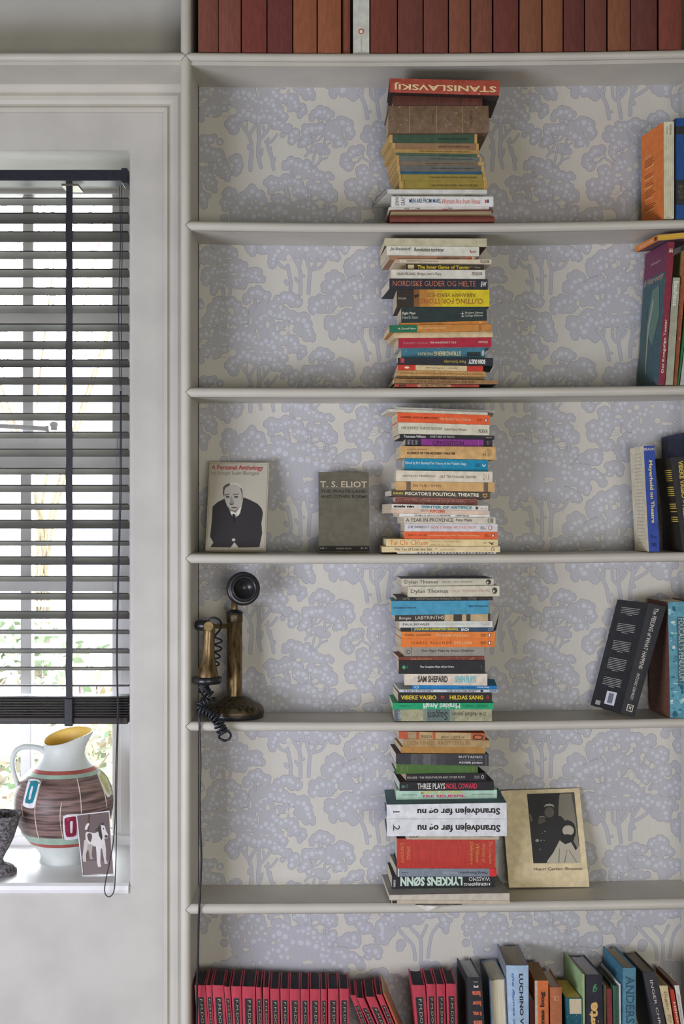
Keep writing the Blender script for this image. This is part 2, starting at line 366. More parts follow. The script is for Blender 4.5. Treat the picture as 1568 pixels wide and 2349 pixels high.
# ---------------------------------------------------------------- wallpaper
def nums(s): 
    v = [float(a) for a in s.replace(';', ',').split(',') if a.strip()]
    return v
def trip(s): v = nums(s); return [tuple(v[i:i+3]) for i in range(0, len(v)-2, 3)]
def quadr(s): v = nums(s); return [tuple(v[i:i+4]) for i in range(0, len(v)-3, 4)]
CRP = {'A': (0, 0, 7.127), 'B': (220, 0, 7.127), 'C': (0, 150, 7.127), 'D': (220, 150, 7.127), 'E': (0, 360, 7.127), 'F': (220, 360, 7.127), 'G': (122, 166, 3.58), 'K': (122, 258, 3.58), 'H': (332, 372, 6.526), 'L': (-24, 350, 1.906), 'N': (0, 500, 4.073), 'O': (220, 500, 4.073)}
FOL = {
'L': "110,300,25;150,310,30;190,300,28;100,340,26;130,345,28;170,350,30;210,340,28;245,322,20;250,350,18;80,355,20;95,370,16;225,372,16;74,400,18;92,402,18;60,410,18;152,402,18;140,412,16;180,420,26;300,310,24;290,330,20;330,300,28;370,310,32;300,360,28;320,380,28;350,360,28;360,400,28;330,400,28;400,320,28;430,330,24;455,330,22;462,350,18;482,342,22;508,342,26;522,370,22;528,398,20;515,425,15;495,370,24;480,392,15;400,380,20;430,368,15;270,390,24;230,400,24;205,412,20;620,352,22;616,374,20;640,352,18;640,392,20;636,420,16;670,350,26;690,330,26;710,330,26;700,380,28;680,402,24;740,350,32;780,350,32;820,350,32;860,350,32;890,350,28;720,402,26;730,424,18;740,380,24;660,375,20;420,420,26;390,430,26;250,430,26;290,430,30",
'A': "60,80,90;200,80,110;330,60,100;450,100,110;150,350,120;280,380,110;420,330,80;60,530,40;350,200,110;520,190,90;250,230,80;600,120,130;740,110,130;860,130,120;980,180,110;1100,200,110;1200,120,120;1300,180,110;1420,180,90;1540,200,100;1240,300,100;1340,400,90;1400,480,70;1180,480,120;1060,480,110;920,470,110;800,430,110;720,400,100;680,500,90;570,560,100;500,600,70;580,680,90;1260,600,90;1350,620,80;1440,680,70;1480,660,60;1530,780,60;1530,880,60;1380,780,40;700,280,120;860,300,110;1000,330,110;620,260,90;1130,340,110;1500,330,70;100,850,80;200,850,70;260,810,45;360,890,50;130,950,60;60,1010,70;160,1040,80;250,1070,80;340,1090,85",
'C': "100,60,100;220,60,100;340,80,100;380,140,90;430,240,100;360,300,80;470,330,80;400,370,50;480,430,45;190,330,110;60,290,55;60,390,80;110,380,60;180,460,90;240,500,70;180,550,60;265,610,50;60,680,70;40,780,50;100,780,60;100,870,50;165,700,40;630,110,90;550,100,45;670,210,70;640,290,70;610,340,45;500,640,80;440,670,50;570,640,55;590,690,50;480,740,70;430,810,70;500,860,60;440,920,45;530,800,70;880,570,60;880,640,100;820,650,60;740,720,80;720,830,110;640,900,110;600,990,90;700,980,90;820,880,100;920,740,100;1010,690,80;1050,780,70;1050,860,70;960,900,90;880,1000,110;1010,1010,90;1100,1040,100;790,1040,100;640,1080,110;430,1070,60;1130,490,60;1200,450,75;1290,470,70;1220,560,80;1190,640,50;1300,560,60;1370,480,80;1430,420,75;1500,470,90;1430,560,70;1180,880,60;1230,950,90;1320,920,110;1310,760,90;1240,740,50;1420,850,110;1440,980,120;1540,900,90;1550,1060,110;1250,1060,100;1520,130,70;1430,180,55;1420,240,50;1480,200,60",
'B': "100,60,60;180,60,60;260,60,60;300,110,50;200,160,50;300,170,45;240,120,60;0,240,60;50,290,60;40,350,50;150,320,50;150,390,60;100,440,50;90,480,30;430,380,80;340,420,60;300,470,55;290,520,40;520,400,75;600,440,60;540,490,55;430,450,70;180,650,50;250,650,55;330,640,50;440,640,70;190,720,70;290,690,70;390,700,80;200,820,70;160,900,70;110,940,50;230,880,60;350,740,50;20,740,70;40,820,60;10,850,40;760,540,70;600,620,80;690,600,80;830,570,80;900,600,70;560,700,80;640,780,90;700,700,90;800,660,80;890,690,80;930,750,70;900,800,60;740,880,90;740,800,60;820,920,50;680,940,50;560,800,60;500,740,60;450,1010,90;530,1050,55;400,980,60;640,80,70;650,140,45;800,60,80;790,110,50;920,100,80;970,170,55;730,50,60;880,60,60;1200,690,65;1150,800,65;1180,840,60;1360,620,70;1450,640,80;1280,720,80;1270,800,70;1400,720,100;1500,720,80;1350,880,90;1450,900,90;1280,980,80;1260,1060,70;1380,980,70;1540,900,60;1500,840,60;1290,1130,60;970,1040,80;1080,1010,70;900,1110,60;820,1130,50;1040,1060,60;1460,1120,60",
'D': "60,170,80;120,210,70;30,220,60;210,170,60;200,240,80;60,320,90;170,330,100;280,320,90;330,290,60;380,370,80;440,350,50;480,400,70;560,370,60;610,400,45;300,400,60;20,460,60;90,500,60;80,600,100;160,640,80;40,660,60;120,720,70;280,530,75;360,570,70;410,560,60;500,520,70;560,560,60;350,650,80;500,640,80;560,700,90;470,710,60;640,680,70;650,750,60;560,780,60;400,680,60;630,640,50;240,740,50;70,880,90;150,880,90;240,860,90;310,920,80;200,960,100;80,1000,100;330,1000,90;430,980,70;500,1010,70;590,970,70;640,920,60;640,1010,60;570,1060,90;440,1070,90;300,1080,100;150,1080,100;40,1080,80;530,900,50;840,990,60;780,1050,60;870,1060,80;980,970,60;990,1040,80;1040,1050,55;930,1090,70;840,100,80;830,170,80;890,220,80;920,50,70;930,200,50;1130,270,75;1070,280,60;1090,340,70;1190,330,60;1160,420,80;1080,470,80;1190,510,80;1060,560,90;950,500,80;880,520,60;980,600,70;900,640,70;930,700,80;1010,680,60;1140,650,80;1070,760,80;1110,830,70;1190,840,80;1220,800,60;1240,430,80;1300,450,90;1180,600,70;1340,260,90;1390,160,90;1450,80,80;1470,160,80;1300,330,80;1430,280,80;1500,350,90;1500,450,90;1540,540,80;1480,520,50;1290,500,80;1430,790,90;1380,800,50;1440,880,70;1340,930,60;1430,980,80;1500,950,90;1380,1040,60;1480,1040,70;1540,860,70;1480,680,60;1540,700,60",
'E': "160,120,90;60,180,70;110,240,90;200,180,80;280,230,90;180,290,80;330,130,80;410,90,90;500,110,90;580,120,60;600,180,50;380,240,90;480,180,80;250,390,80;150,470,90;110,560,60;130,630,50;190,540,80;240,460,90;330,450,90;400,450,80;460,430,80;330,560,100;440,590,90;290,660,80;380,650,80;260,740,60;250,790,45;440,690,60;540,330,85;620,380,90;670,310,65;760,340,55;730,400,80;540,410,80;700,490,80;590,590,90;680,590,80;640,660,70;720,650,80;740,690,50;810,480,80;880,460,80;950,450,75;1000,450,50;900,540,80;960,550,80;1040,570,60;840,560,70;520,560,70;860,60,90;900,110,60;890,150,50;1080,60,100;1020,110,50;1250,80,130;1230,200,80;1210,280,70;1215,340,60;1400,60,130;1540,80,120;1400,180,80;1330,140,100;890,780,75;980,740,65;1040,800,60;810,880,80;790,930,55;900,860,80;1110,850,75;1130,830,60;1100,910,60;1000,880,70;940,1080,110;340,950,100;280,1020,80;240,1080,80;480,950,90;560,920,60;600,970,60;660,980,50;660,1090,80;740,1090,60;410,930,80;280,920,45;40,990,60;30,930,40;1420,870,90;1510,860,80;1300,900,65;1240,1000,80;1190,980,50;1200,1100,110;1330,980,70;1540,950,80;1400,1100,80",
'F': "100,60,120;250,60,120;380,80,110;500,120,100;580,120,80;650,170,80;700,220,60;440,200,80;320,200,90;180,160,80;60,150,80;620,220,50;840,40,70;830,110,50;740,50,60;1080,180,90;1010,250,90;900,300,70;870,360,60;900,440,70;900,490,50;1000,420,90;1060,370,80;1160,230,90;1230,160,100;1320,110,110;1400,180,100;1220,280,80;950,320,60;1200,440,80;1300,480,100;1380,460,90;1440,330,90;1440,80,100;660,500,80;570,530,60;740,550,80;620,620,90;520,680,80;510,740,65;590,720,80;700,700,100;720,790,100;820,720,100;900,650,90;980,620,90;1060,560,60;1060,680,90;1000,740,80;1180,680,90;1240,600,90;1340,560,90;1420,600,90;1500,600,80;1150,760,80;1300,700,110;1400,700,90;850,900,110;920,940,70;780,960,60;660,880,80;770,850,60;560,920,90;460,930,90;420,870,55;370,970,90;310,930,70;330,1060,90;290,1040,60;450,1040,90;560,1040,90;640,1000,60;1210,860,90;1320,850,100;1410,920,100;1190,950,100;1100,1000,90;1050,1070,90;1250,1050,120;1390,1060,120;1510,980,90;1030,980,60;60,940,75;30,880,60;100,930,40;60,980,50;860,1110,60",
'G': "40,500,60;130,500,60;220,500,60;310,500,60;400,500,60;490,500,60;580,520,60;40,580,60;130,580,60;220,580,60;310,580,60;400,580,60;490,580,60;580,590,60;90,660,60;180,650,60;270,640,60;360,640,60;550,650,60;620,640,60;500,690,50;700,560,50;760,570,50;830,600,45;880,630,40;900,670,35;760,630,45;690,640,60;740,690,50;770,720,35;990,540,50;945,530,30;1035,550,42;960,590,30;1040,590,28;800,450,55;740,470,40;850,440,50;850,480,45;640,600,60;1010,50,40;1060,30,45;1050,100,50;1120,40,55;1200,40,55;1280,40,55;1360,40,55;1440,40,55;1520,40,55;1130,120,55;1210,120,55;1290,120,55;1370,110,55;1450,120,55;1530,120,50;1120,190,50;1190,200,60;1260,210,60;1330,220,60;1400,240,50;1470,230,50;1530,220,50;1060,330,38;1080,380,42;1130,310,50;1060,440,40;1200,300,55;1030,400,32;1110,440,28;1280,290,60;1370,280,50",
'K': "930,30,50;970,40,36;1060,60,50;1100,90,55;1140,60,45;1070,110,36;1230,160,36;1220,190,30;1440,350,50;1510,350,45",
'H': "720,80,80;800,80,80;640,120,90;880,160,80;940,140,80;1000,90,70;1020,160,50;910,260,80;810,270,70;780,230,50;860,300,60;1020,300,70;1140,280,80;1210,300,60;1090,350,80;1180,380,80;1100,440,80;1000,360,70;1040,500,70;1150,540,80;1220,560,80;1160,620,70;1250,610,50;1260,520,50;740,390,90;660,430,80;750,480,80;800,540,70;850,570,80;930,580,80;900,650,80;980,640,60;910,720,60;870,520,60;820,640,50;1050,670,70;1080,730,80;1130,760,90;1160,840,90;1060,820,80;1250,800,90;1200,880,80;1300,880,80;1380,840,80;1360,740,80;1430,780,60;1400,920,50;1390,970,35;1370,680,60;1350,470,50;1400,520,50;1400,580,35;640,770,90;710,820,80;770,860,80;820,920,80;700,900,90;850,830,50;640,1040,90;720,1010,80;800,1020,80;880,1030,80;950,990,70;1010,1040,80;1100,1060,110;1090,980,60;1200,1050,90;1280,1060,80;1350,1110,55;1180,1150,110;1080,1200,90;1200,1230,90;1130,1270,60;1240,1290,50;940,1100,60;1230,1180,80;680,1110,70;1400,180,80;1440,120,70;1410,250,60;1200,20,60;1230,50,30;1380,10,60;1370,1370,80;1380,1440,80;1400,1500,60;1440,1340,60;1450,1250,50;1470,1600,50;1130,1610,80;1020,1650,70;1000,1680,60;1090,1680,80;1190,1640,70;1180,1720,90;1060,1780,60;1230,1760,80;1290,1790,60;1130,1790,80;760,1720,80;690,1740,60;860,1750,70;900,1740,50;820,1790,50;740,1900,60;820,1910,70;890,1900,60;800,1970,70;870,1960,70;950,1960,80;1030,1900,60;1070,1990,90;1140,1960,80;1200,2000,80;1280,1950,80;1380,1970,80;1440,2010,60;1310,2040,80;1140,2060,60;1240,2090,80;1180,2120,80;1130,1900,50;740,2120,80;840,2150,80;940,2130,50;700,2200,80;1180,2230,70"}
DOT = {
'N': "145,52,14;138,100,20;120,145,16;105,185,14;175,140,18;222,126,13;252,102,10;293,115,20;342,132,18;390,120,16;407,157,12;441,158,12;442,88,14;585,122,18;630,96,14;548,160,14;585,194,12;677,72,20;712,94,14;763,98,18;811,115,16;851,123,12;876,150,14;75,265,18;28,280,12;115,282,12;236,268,14;205,254,10",
'O': "208,85,14;38,132,18;92,143,22;120,190,24;132,236,18;145,272,12;490,84,16;455,112,12;352,180,22;425,207,18;515,138,22;482,180,20;452,248,24;567,167,20;618,155,18;598,92,13;665,130,18;720,146,20;767,140,18;851,152,14",
'A': "45,100,30;135,80,34;210,105,22;360,55,22;420,85,26;478,95,22;645,85,34;742,80,40;838,118,40;925,130,24;585,130,28;665,162,34;770,185,28;892,185,28;548,195,30;948,230,28;1035,245,32;1108,198,38;1155,268,27;1210,215,30;1235,298,38;1230,78,32;1280,138,32;1360,180,30;1435,145,32;1520,182,30;1265,375,27;1342,400,32;1392,465,30;262,325,30;335,323,17;170,355,34;425,342,28;127,425,22;215,460,28;742,390,36;818,442,40;918,480,38;1005,495,36;1078,468,28;1172,492,34;682,460,32;645,520,26;570,538,28;520,600,30;568,652,28;1250,592,32;1325,578,28;1368,628,26;1255,512,24;1038,380,18;990,555,18;1535,782,28;1530,868,32;105,855,26;203,852,36;278,868,22;362,900,30;132,942,22;58,1015,34;157,1040,34;250,1068,32;332,1098,32",
'C': "265,65,18;345,118,32;378,188,22;440,240,27;467,307,24;486,365,18;625,130,34;672,208,24;652,278,24;52,340,24;110,375,26;196,362,26;172,450,28;233,497,24;62,690,34;97,762,24;505,678,30;438,803,24;438,862,20;880,633,38;832,703,25;758,735,28;980,692,36;718,822,40;1040,830,34;632,900,28;960,902,28;588,963,26;665,970,28;1005,1015,28;1085,1032,26;910,1045,40;1198,490,30;1270,492,22;1355,500,18;1425,480,28;1488,460,20;1218,572,20;1525,142,30;1470,178,18;1305,790,26;1395,795,34;1468,828,26;1322,915,46;1235,958,34;1425,972,46",
'B': "237,35,30;262,95,22;803,45,38;12,245,28;33,305,25;147,370,20;412,408,38;495,402,30;362,455,22;558,462,28;290,685,38;435,665,38;362,668,22;218,680,20;192,735,32;35,735,28;197,850,26;160,908,30;790,578,42;878,595,24;692,590,18;890,685,44;935,750,24;565,752,26;640,797,38;722,828,25;738,912,40;807,955,20;1378,625,28;1460,630,28;1298,697,30;1393,700,26;1248,783,30;1268,858,26;1366,902,34;1470,908,26;1295,980,32;1398,960,18;1270,1060,22;970,1050,32;1030,1030,18;920,1100,26;1282,1130,22",
'D': "28,185,26;105,205,34;217,180,23;197,240,32;242,300,24;317,298,26;372,355,26;440,370,24;547,383,24;12,460,30;68,490,26;68,612,36;152,630,36;195,695,26;5,650,22;268,562,26;345,577,38;422,590,25;517,545,34;500,637,32;475,703,25;552,692,27;625,710,25;578,753,27;238,838,34;68,882,26;150,878,34;230,920,26;322,903,34;328,985,28;430,988,25;572,985,22;630,938,34;650,1020,20;120,1075,40;242,1085,38;465,1090,24;578,1090,28;985,1000,34;880,1035,27;978,1080,28;848,118,22;848,183,20;890,230,28;1145,265,22;1093,325,28;1190,330,24;1160,417,28;1088,480,32;1180,512,34;1062,582,38;930,518,34;978,592,20;930,680,34;1010,672,24;1143,653,28;1072,762,30;1117,833,28;1193,858,25;1383,162,30;1460,150,28;1330,260,30;1405,230,24;1303,450,24;1403,428,28;1540,465,22;1540,530,26;1425,795,34;1450,870,22;1433,950,26",
'E': "137,152,40;67,190,26;213,190,22;277,220,30;418,88,38;335,138,22;498,122,28;597,165,22;362,252,28;262,393,28;143,475,25;228,455,32;320,455,28;388,442,26;458,438,20;170,535,28;135,597,22;312,652,28;378,657,24;437,680,20;277,712,20;265,768,16;562,343,30;628,380,30;697,355,22;540,410,30;743,405,25;730,507,32;813,495,26;882,525,30;938,470,28;950,540,25;1000,573,24;617,593,24;685,583,26;628,648,24;888,795,34;975,778,34;1025,818,24;1100,858,28;815,905,24;548,918,30;485,960,30;600,968,20;330,957,26;400,967,20;292,1025,32;248,1090,28;62,1003,32;660,990,22;630,1055,18;745,1095,28;1405,860,32;1495,865,38;1317,897,22;1240,1012,24;1180,1110,38;1395,1115,28;1545,905,26;873,105,25;885,45,32;1093,45,32;1378,50,34;1312,112,30;1455,88,20;1262,182,28;1237,245,25;1225,313,20",
'F': "88,77,26;203,77,40;373,70,32;427,130,27;515,168,34;585,118,32;650,170,28;687,220,18;833,40,28;853,100,22;1068,225,32;1148,240,25;1013,277,28;950,315,22;1062,382,38;1232,173,36;1315,118,40;1232,260,20;1357,197,20;640,613,36;727,582,34;590,695,36;822,712,44;908,668,32;983,642,36;1055,597,20;1088,683,38;1000,728,28;1193,667,28;1257,605,27;1335,548,42;1420,585,27;1500,598,26;1387,478,18;715,778,46;773,840,26;658,872,32;468,938,38;572,935,28;377,975,36;337,1065,34;1210,857,30;1320,850,27;1193,947,30;1105,992,36;1053,1062,30;1410,918,32;65,948,25;1495,962,28",
'G': "343,475,18;403,478,22;465,483,22;533,512,22;588,532,18;632,545,14;703,558,14;741,558,14;765,592,20;822,585,16;861,600,14;880,627,13;580,585,19;622,590,14;593,632,16;644,628,13;677,645,19;733,670,19;252,507,18;290,532,17;224,545,18;178,537,13;143,565,17;125,605,17;165,637,17;245,594,17;73,645,14;965,547,14;1020,553,20;952,597,10;1043,587,12;787,455,15;843,438,18;836,481,14;863,497,12;1260,70,13;1207,103,13;1245,107,15;1298,90,11;1410,40,18;1468,48,20;1525,55,16;1437,87,13;1185,135,13;1148,150,13;1115,200,13;1160,255,18;1190,228,14;1232,243,18;1297,228,13;1377,250,18;1422,242,12;1458,250,16;1500,237,14;1125,283,15;1163,297,12;1104,325,12;1060,333,18;1075,375,12;1065,412,14;1413,280,12",
'K': "960,25,12;1075,32,15;1075,68,12;1078,115,12",
'H': "640,100,30;718,85,34;803,90,28;942,140,28;872,163,22;910,258,34;1015,305,26;1142,280,28;1210,308,20;1085,352,34;1175,390,28;1093,445,24;1145,535,28;1217,548,28;1165,610,32;1248,613,22;1050,672,28;1205,660,14;1127,715,20;1075,733,16;730,390,32;748,477,26;790,540,18;848,573,30;928,583,34;893,650,24;978,640,20;908,722,26;1362,742,28;1272,795,32;1430,770,28;1207,832,26;1385,838,26;1317,888,26;1380,917,22;710,815,30;767,857,30;808,922,24;707,1018,30;795,1018,32;875,1035,30;947,985,28;1012,1033,28;943,1088,28;1105,1067,38;1210,1045,24;1277,1060,28;1182,1115,30;1217,1205,34;1222,1277,24;1397,187,30;1437,130,24;1407,258,24;1382,1372,30;1357,1435,20;1367,1480,14;1440,1240,20;1130,1590,28;1188,1610,20;1043,1618,20;1003,1665,28;1168,1722,28;1090,1660,14;1073,1765,20;1222,1745,20;1277,1780,28;765,1715,32;680,1733,22;813,1733,18;870,1762,26;743,1905,20;825,1907,24;888,1902,26;1030,1898,24;950,1952,38;1070,1992,34;1143,1957,30;1198,1995,26;1288,1952,32;1387,1972,32;1310,2015,26;1373,2045,22;740,2142,22;840,2162,24"}
HOL = {
'N': "320,60,20,30;235,45,17,20;280,190,12,26;345,205,22,15;490,150,11,36;450,195,22,14;650,180,20,30;740,215,14,28;790,262,34,11;830,220,11,34;550,240,9,24",
'O': "395,62,24,16;735,78,28,10;400,145,9,16;600,215,12,24;735,250,9,24;800,235,14,24",
'A': "570,390,55,60;440,435,60,32;100,240,28,18;210,240,45,10;430,250,50,18;45,295,40,15;820,300,45,16;880,365,30,18;985,120,13,60;1130,385,45,16;1390,70,65,40;1430,360,32,60;1530,60,40,35;230,40,35,40",
'C': "75,190,60,40;225,200,20,40;280,250,35,25;550,205,32,28;840,910,30,28;880,820,15,35;1100,920,38,30;765,1030,20,40;1510,590,30,35;130,50,22,10;520,820,30,20;945,790,18,22;275,370,30,20;1320,1030,15,25",
'D': "75,395,45,32;350,740,50,34;425,825,60,45;1005,115,60,34;1350,370,60,26;1340,560,55,40;1290,650,62,26;250,700,16,35;370,1055,35,16;90,1000,22,9;205,1015,18,14",
'E': "155,350,50,22;440,335,38,26;590,490,60,20;410,580,50,16;470,750,38,60;975,925,34,26;520,235,60,14;1350,1030,30,35;520,1070,35,34;885,920,14,25;1480,220,40,55;80,290,20,16;380,1060,30,20;760,580,14,16",
'F': "1155,350,30,50;1285,350,45,42;1360,310,22,50;1360,760,28,70;1095,850,28,52;940,378,14,25;545,1050,10,42;575,1030,8,40;240,170,16,35;290,230,16,18;1440,390,30,20;690,960,26,50",
'G': "465,640,45,16;300,600,14,22;180,480,16,14;1120,80,22,20;1180,50,24,24;1310,40,22,12;1430,185,50,13;1350,160,26,24;1215,160,12,26;1025,125,26,14",
'H': "730,190,50,40;870,370,40,65;1010,500,40,40;700,650,40,65;860,790,45,34;1050,890,55,36;630,940,58,22;1200,670,20,12;1060,690,..".replace(';1060,690,..', '')}
TRK = {  # polylines: width, then points
'A': [(45,690,600,760,680,830,790,870,920,880,1140),(42,950,600,880,710,840,790),(52,1005,560,990,700,1000,850,985,980,985,1140),(38,1180,640,1110,740,1010,860),(28,1065,640,1075,700,1100,750),(32,1145,840,1135,950,1170,1080,1200,1140),(28,1290,770,1250,830,1180,900,1100,890),(28,1050,1010,1040,1080,1010,1140),(26,800,560,790,670),(50,835,960,835,1000)],
'C': [(52,880,-10,860,120,855,280),(45,985,-10,1000,120,1030,240),(45,1170,-80,1210,110,1235,270),(40,1245,95,1245,125),(24,1510,250,1510,400),(45,1440,580,1430,720),(22,1490,640,1500,760),(26,190,180,200,300),(20,250,180,220,290)],
'B': [(48,1000,20,1060,100,1110,180,1160,300,1200,510),(30,1125,0,1110,130),(36,1220,400,1245,400),(38,1250,0,1260,140,1310,210),(50,1345,0,1350,180,1370,330,1395,500),(42,1480,30,1430,110,1370,170),(22,390,500,420,620),(18,480,510,430,600),(28,330,860,290,980,240,1060,180,1130),(20,280,770,310,860),(20,370,780,335,860),(18,460,800,390,870,330,880),(26,190,970,240,1060),(20,330,1045,240,1075),(26,500,860,500,990),(18,600,900,500,970),(28,1400,1000,1400,1140),(18,1120,1040,1130,1140)],
'D': [(28,345,-20,300,180,290,220),(28,430,20,430,90,400,170,330,230),(20,540,80,460,110,440,110),(22,1120,60,1130,90,1200,130,1270,190),(22,1395,440,1395,620),(36,540,830,540,920),(14,300,800,400,770),(44,240,740,240,820),(18,990,170,1060,130,1085,90),(26,1400,-20,1400,80),(20,495,860,510,930)],
'E': [(38,410,740,420,880),(34,540,700,510,880),(24,935,900,940,1030),(42,1290,270,1360,360,1450,390),(48,1465,345,1490,480,1515,620,1510,750),(60,1435,610,1455,640)],
'F': [(46,0,240,60,330,95,420,105,560,105,820),(38,120,200,95,340),(34,140,520,160,520),(32,25,555,60,610,95,640),(50,200,160,225,320,260,430,250,560,240,800),(42,380,250,330,360,280,430),(40,520,250,440,370,320,410),(20,1130,760,1120,900),(16,1040,800,1060,900)],
'G': [(9,880,610,950,590),(12,330,60,345,130),(9,640,520,690,460)],
'K': [(22,1190,20,1270,110,1330,180,1345,290),(22,1320,40,1390,130,1390,320),(18,1440,10,1400,100),(20,1540,0,1480,90,1450,270),(14,1300,10,1330,60)],
'H': [(48,720,1130,715,1280,690,1420,680,1600),(38,830,1080,760,1200,715,1260),(38,1000,1150,860,1260,730,1330),(50,720,1400,740,1430),(46,600,1140,560,1230,510,1280),(22,900,370,890,420,840,490),(18,960,860,980,800,1010,770),(22,750,1740,750,1860),(26,700,2040,730,1930),(16,640,1860,690,2020)]}
def wallpaper():
    k = S*(D+YB)/D; discs = []; dots = []; holes = []; trk = []
    T = 554.0
    for c, st in FOL.items():
        ox, oy, s = CRP[c]; discs += [(ox+x/s, oy+y/s, r/s) for x, y, r in trip(st)]
    discs += [(90, 320, 12), (105, 335, 14), (80, 345, 13), (60, 352, 12), (40, 358, 12), (110, 350, 14), (124, 330, 14)]
    for c, st in DOT.items():
        ox, oy, s = CRP[c]; dots += [(ox+x/s, oy+y/s, r/s*.95) for x, y, r in trip(st)]
    for c, st in HOL.items():
        ox, oy, s = CRP[c]; holes += [(ox+x/s, oy+y/s, a/s, b_/s) for x, y, a, b_ in quadr(st)]
    for c, L in TRK.items():
        ox, oy, s = CRP[c]
        for t in L: trk.append((t[0]/s, [(ox+t[i]/s, oy+t[i+1]/s) for i in range(1, len(t), 2)]))
    # paint order, every primitive convex; scanlines keep only the uppermost colour so that nothing overlaps
    prim = []   # (ymin, ymax, colour, interval function)
    def conv(pts, c): prim.append((min(p[1] for p in pts), max(p[1] for p in pts), c, pts))
    def ellp(cx, cy, a, b_, c): prim.append((cy-b_, cy+b_, c, (cx, cy, a, b_)))
    def ribbon(w_, pts, c):
        sp = spline([Vector((x, y, 0)) for x, y in pts], 4)
        for i in range(len(sp)-1):
            t = (sp[i+1]-sp[i]).normalized(); nn = Vector((-t.y, t.x, 0))*w_/2
            conv([tuple((sp[i]+nn)[:2]), tuple((sp[i+1]+nn)[:2]), tuple((sp[i+1]-nn)[:2]), tuple((sp[i]-nn)[:2])], c)
        for p in sp: ellp(p.x, p.y, w_/2, w_/2, c)
    for x, y, r in discs: ellp(x, y, r+1.3, r+1.3, 1)
    for x, y, r in discs: ellp(x, y, r, r, 2)
    for x, y, a, b_ in holes: ellp(x, y, a+.8, b_+.8, 1)
    for x, y, a, b_ in holes: ellp(x, y, a, b_, 0)
    for w_, p in trk: ribbon(w_+2, p, 1)
    for w_, p in trk: ribbon(w_, p, 2)
    for x, y, r in dots: ellp(x, y, r+.5, r+.5, 4); ellp(x, y, r-.3, r-.3, 3); ellp(x, y, r*.55, r*.55, 4); ellp(x, y, r*.4, r*.4, 3)
    full = []
    for k_, (a, b_, c, g) in enumerate(prim):
        for dx in (-T, 0, T):
            for dy in (-T, 0, T):
                if b_+dy < 0 or a+dy > T: continue
                if len(g) == 4 and not isinstance(g[0], tuple):
                    if g[0]+g[2]+dx < 0 or g[0]-g[2]+dx > T: continue
                    full.append((k_, a+dy, b_+dy, c, (g[0]+dx, g[1]+dy, g[2], g[3])))
                else:
                    if max(p[0] for p in g)+dx < 0 or min(p[0] for p in g)+dx > T: continue
                    full.append((k_, a+dy, b_+dy, c, [(p[0]+dx, p[1]+dy) for p in g]))
    NR = 620; hrow = T/NR
    bucket = [[] for _ in range(NR+1)]
    for f in full:
        for r_ in range(max(0, int(f[1]/hrow)), min(NR, int(f[2]/hrow)+1)+1): bucket[r_].append(f)
    def row(i):
        y = i*hrow+1e-4; bag = []
        for k_, a, b_, c, g in bucket[i]:
            if y <= a or y >= b_: continue
            if isinstance(g, tuple): w_ = g[2]*math.sqrt(max(0, 1-((y-g[1])/g[3])**2)); x0, x1 = g[0]-w_, g[0]+w_
            else:
                xs = []
                for q_ in range(len(g)):
                    (ax_, ay_), (bx_, by_) = g[q_], g[(q_+1) % len(g)]
                    if (ay_ <= y) != (by_ <= y): xs.append(ax_+(bx_-ax_)*(y-ay_)/(by_-ay_))
                if len(xs) < 2: continue
                x0, x1 = min(xs), max(xs)
            x0 = max(0, x0); x1 = min(T, x1)
            if x1 > x0: bag.append((k_, x0, x1, c))
        bag.sort(); segs = [(0.0, T, 0)]
        for _, x0, x1, c in bag:
            out = []
            for s0, s1, sc_ in segs:
                if s1 <= x0 or s0 >= x1: out.append((s0, s1, sc_)); continue
                if s0 < x0: out.append((s0, x0, sc_))
                if s1 > x1: out.append((x1, s1, sc_))
            out.append((x0, x1, c)); out.sort(); mg = []
            for sg in out:
                if mg and mg[-1][2] == sg[2] and abs(mg[-1][1]-sg[0]) < 1e-6: mg[-1] = (mg[-1][0], sg[1], sg[2])
                else: mg.append(sg)
            segs = mg
        return segs
    rows = [row(i) for i in range(NR+1)]; rows[NR] = rows[0]
    quads = []
    for i in range(NR):
        A_, B_ = rows[i], rows[i+1]; y0, y1 = i*hrow, (i+1)*hrow
        if [s_[2] for s_ in A_] == [s_[2] for s_ in B_] and all(abs(a[0]-b2[0]) < 4 for a, b2 in zip(A_, B_)):
            for a, b2 in zip(A_, B_): quads.append((a[0], a[1], b2[0], b2[1], y0, y1, a[2]))
        else:
            for a in A_: quads.append((a[0], a[1], a[0], a[1], y0, y1, a[2]))
    V = []; F = []; MI = []
    x_lo, x_hi = XI/k+784-454+.3, XRI/k+784-454-.3
    yy = YB-.0004
    for cx in (-1, 0, 1, 2):
        for cy in range(-1, 4):
            for a0, a1, b0, b1, y0, y1, c in quads:
                py0 = 200+y0+cy*T; 
                if py0 < 150 or py0 > 2420: continue
                X0 = [min(x_hi, max(x_lo, v+cx*T)) for v in (a0, a1, b1, b0)]
                if X0[1]-X0[0] < 1e-5 and X0[2]-X0[3] < 1e-5: continue
                n = len(V); py1 = 200+y1+cy*T; z0, z1 = Z0-(py0-HZ)*k, Z0-(py1-HZ)*k
                V += [((X0[0]-330)*k, yy, z0), ((X0[1]-330)*k, yy, z0), ((X0[2]-330)*k, yy, z1), ((X0[3]-330)*k, yy, z1)]
                F.append((n, n+3, n+2, n+1)); MI.append(c)
    q = MB(); q.box((XI-.004, YB-.0002, .05), (XRI+.004, YB+.006, 2.8)); n = len(V)
    V += [tuple(v) for v in q.v]; F += [tuple(i+n for i in f) for f in q.f]; MI += [0]*len(q.f)
    me = bpy.data.meshes.new('wallpaper'); me.from_pydata(V, [], F); me.polygons.foreach_set('material_index', MI)
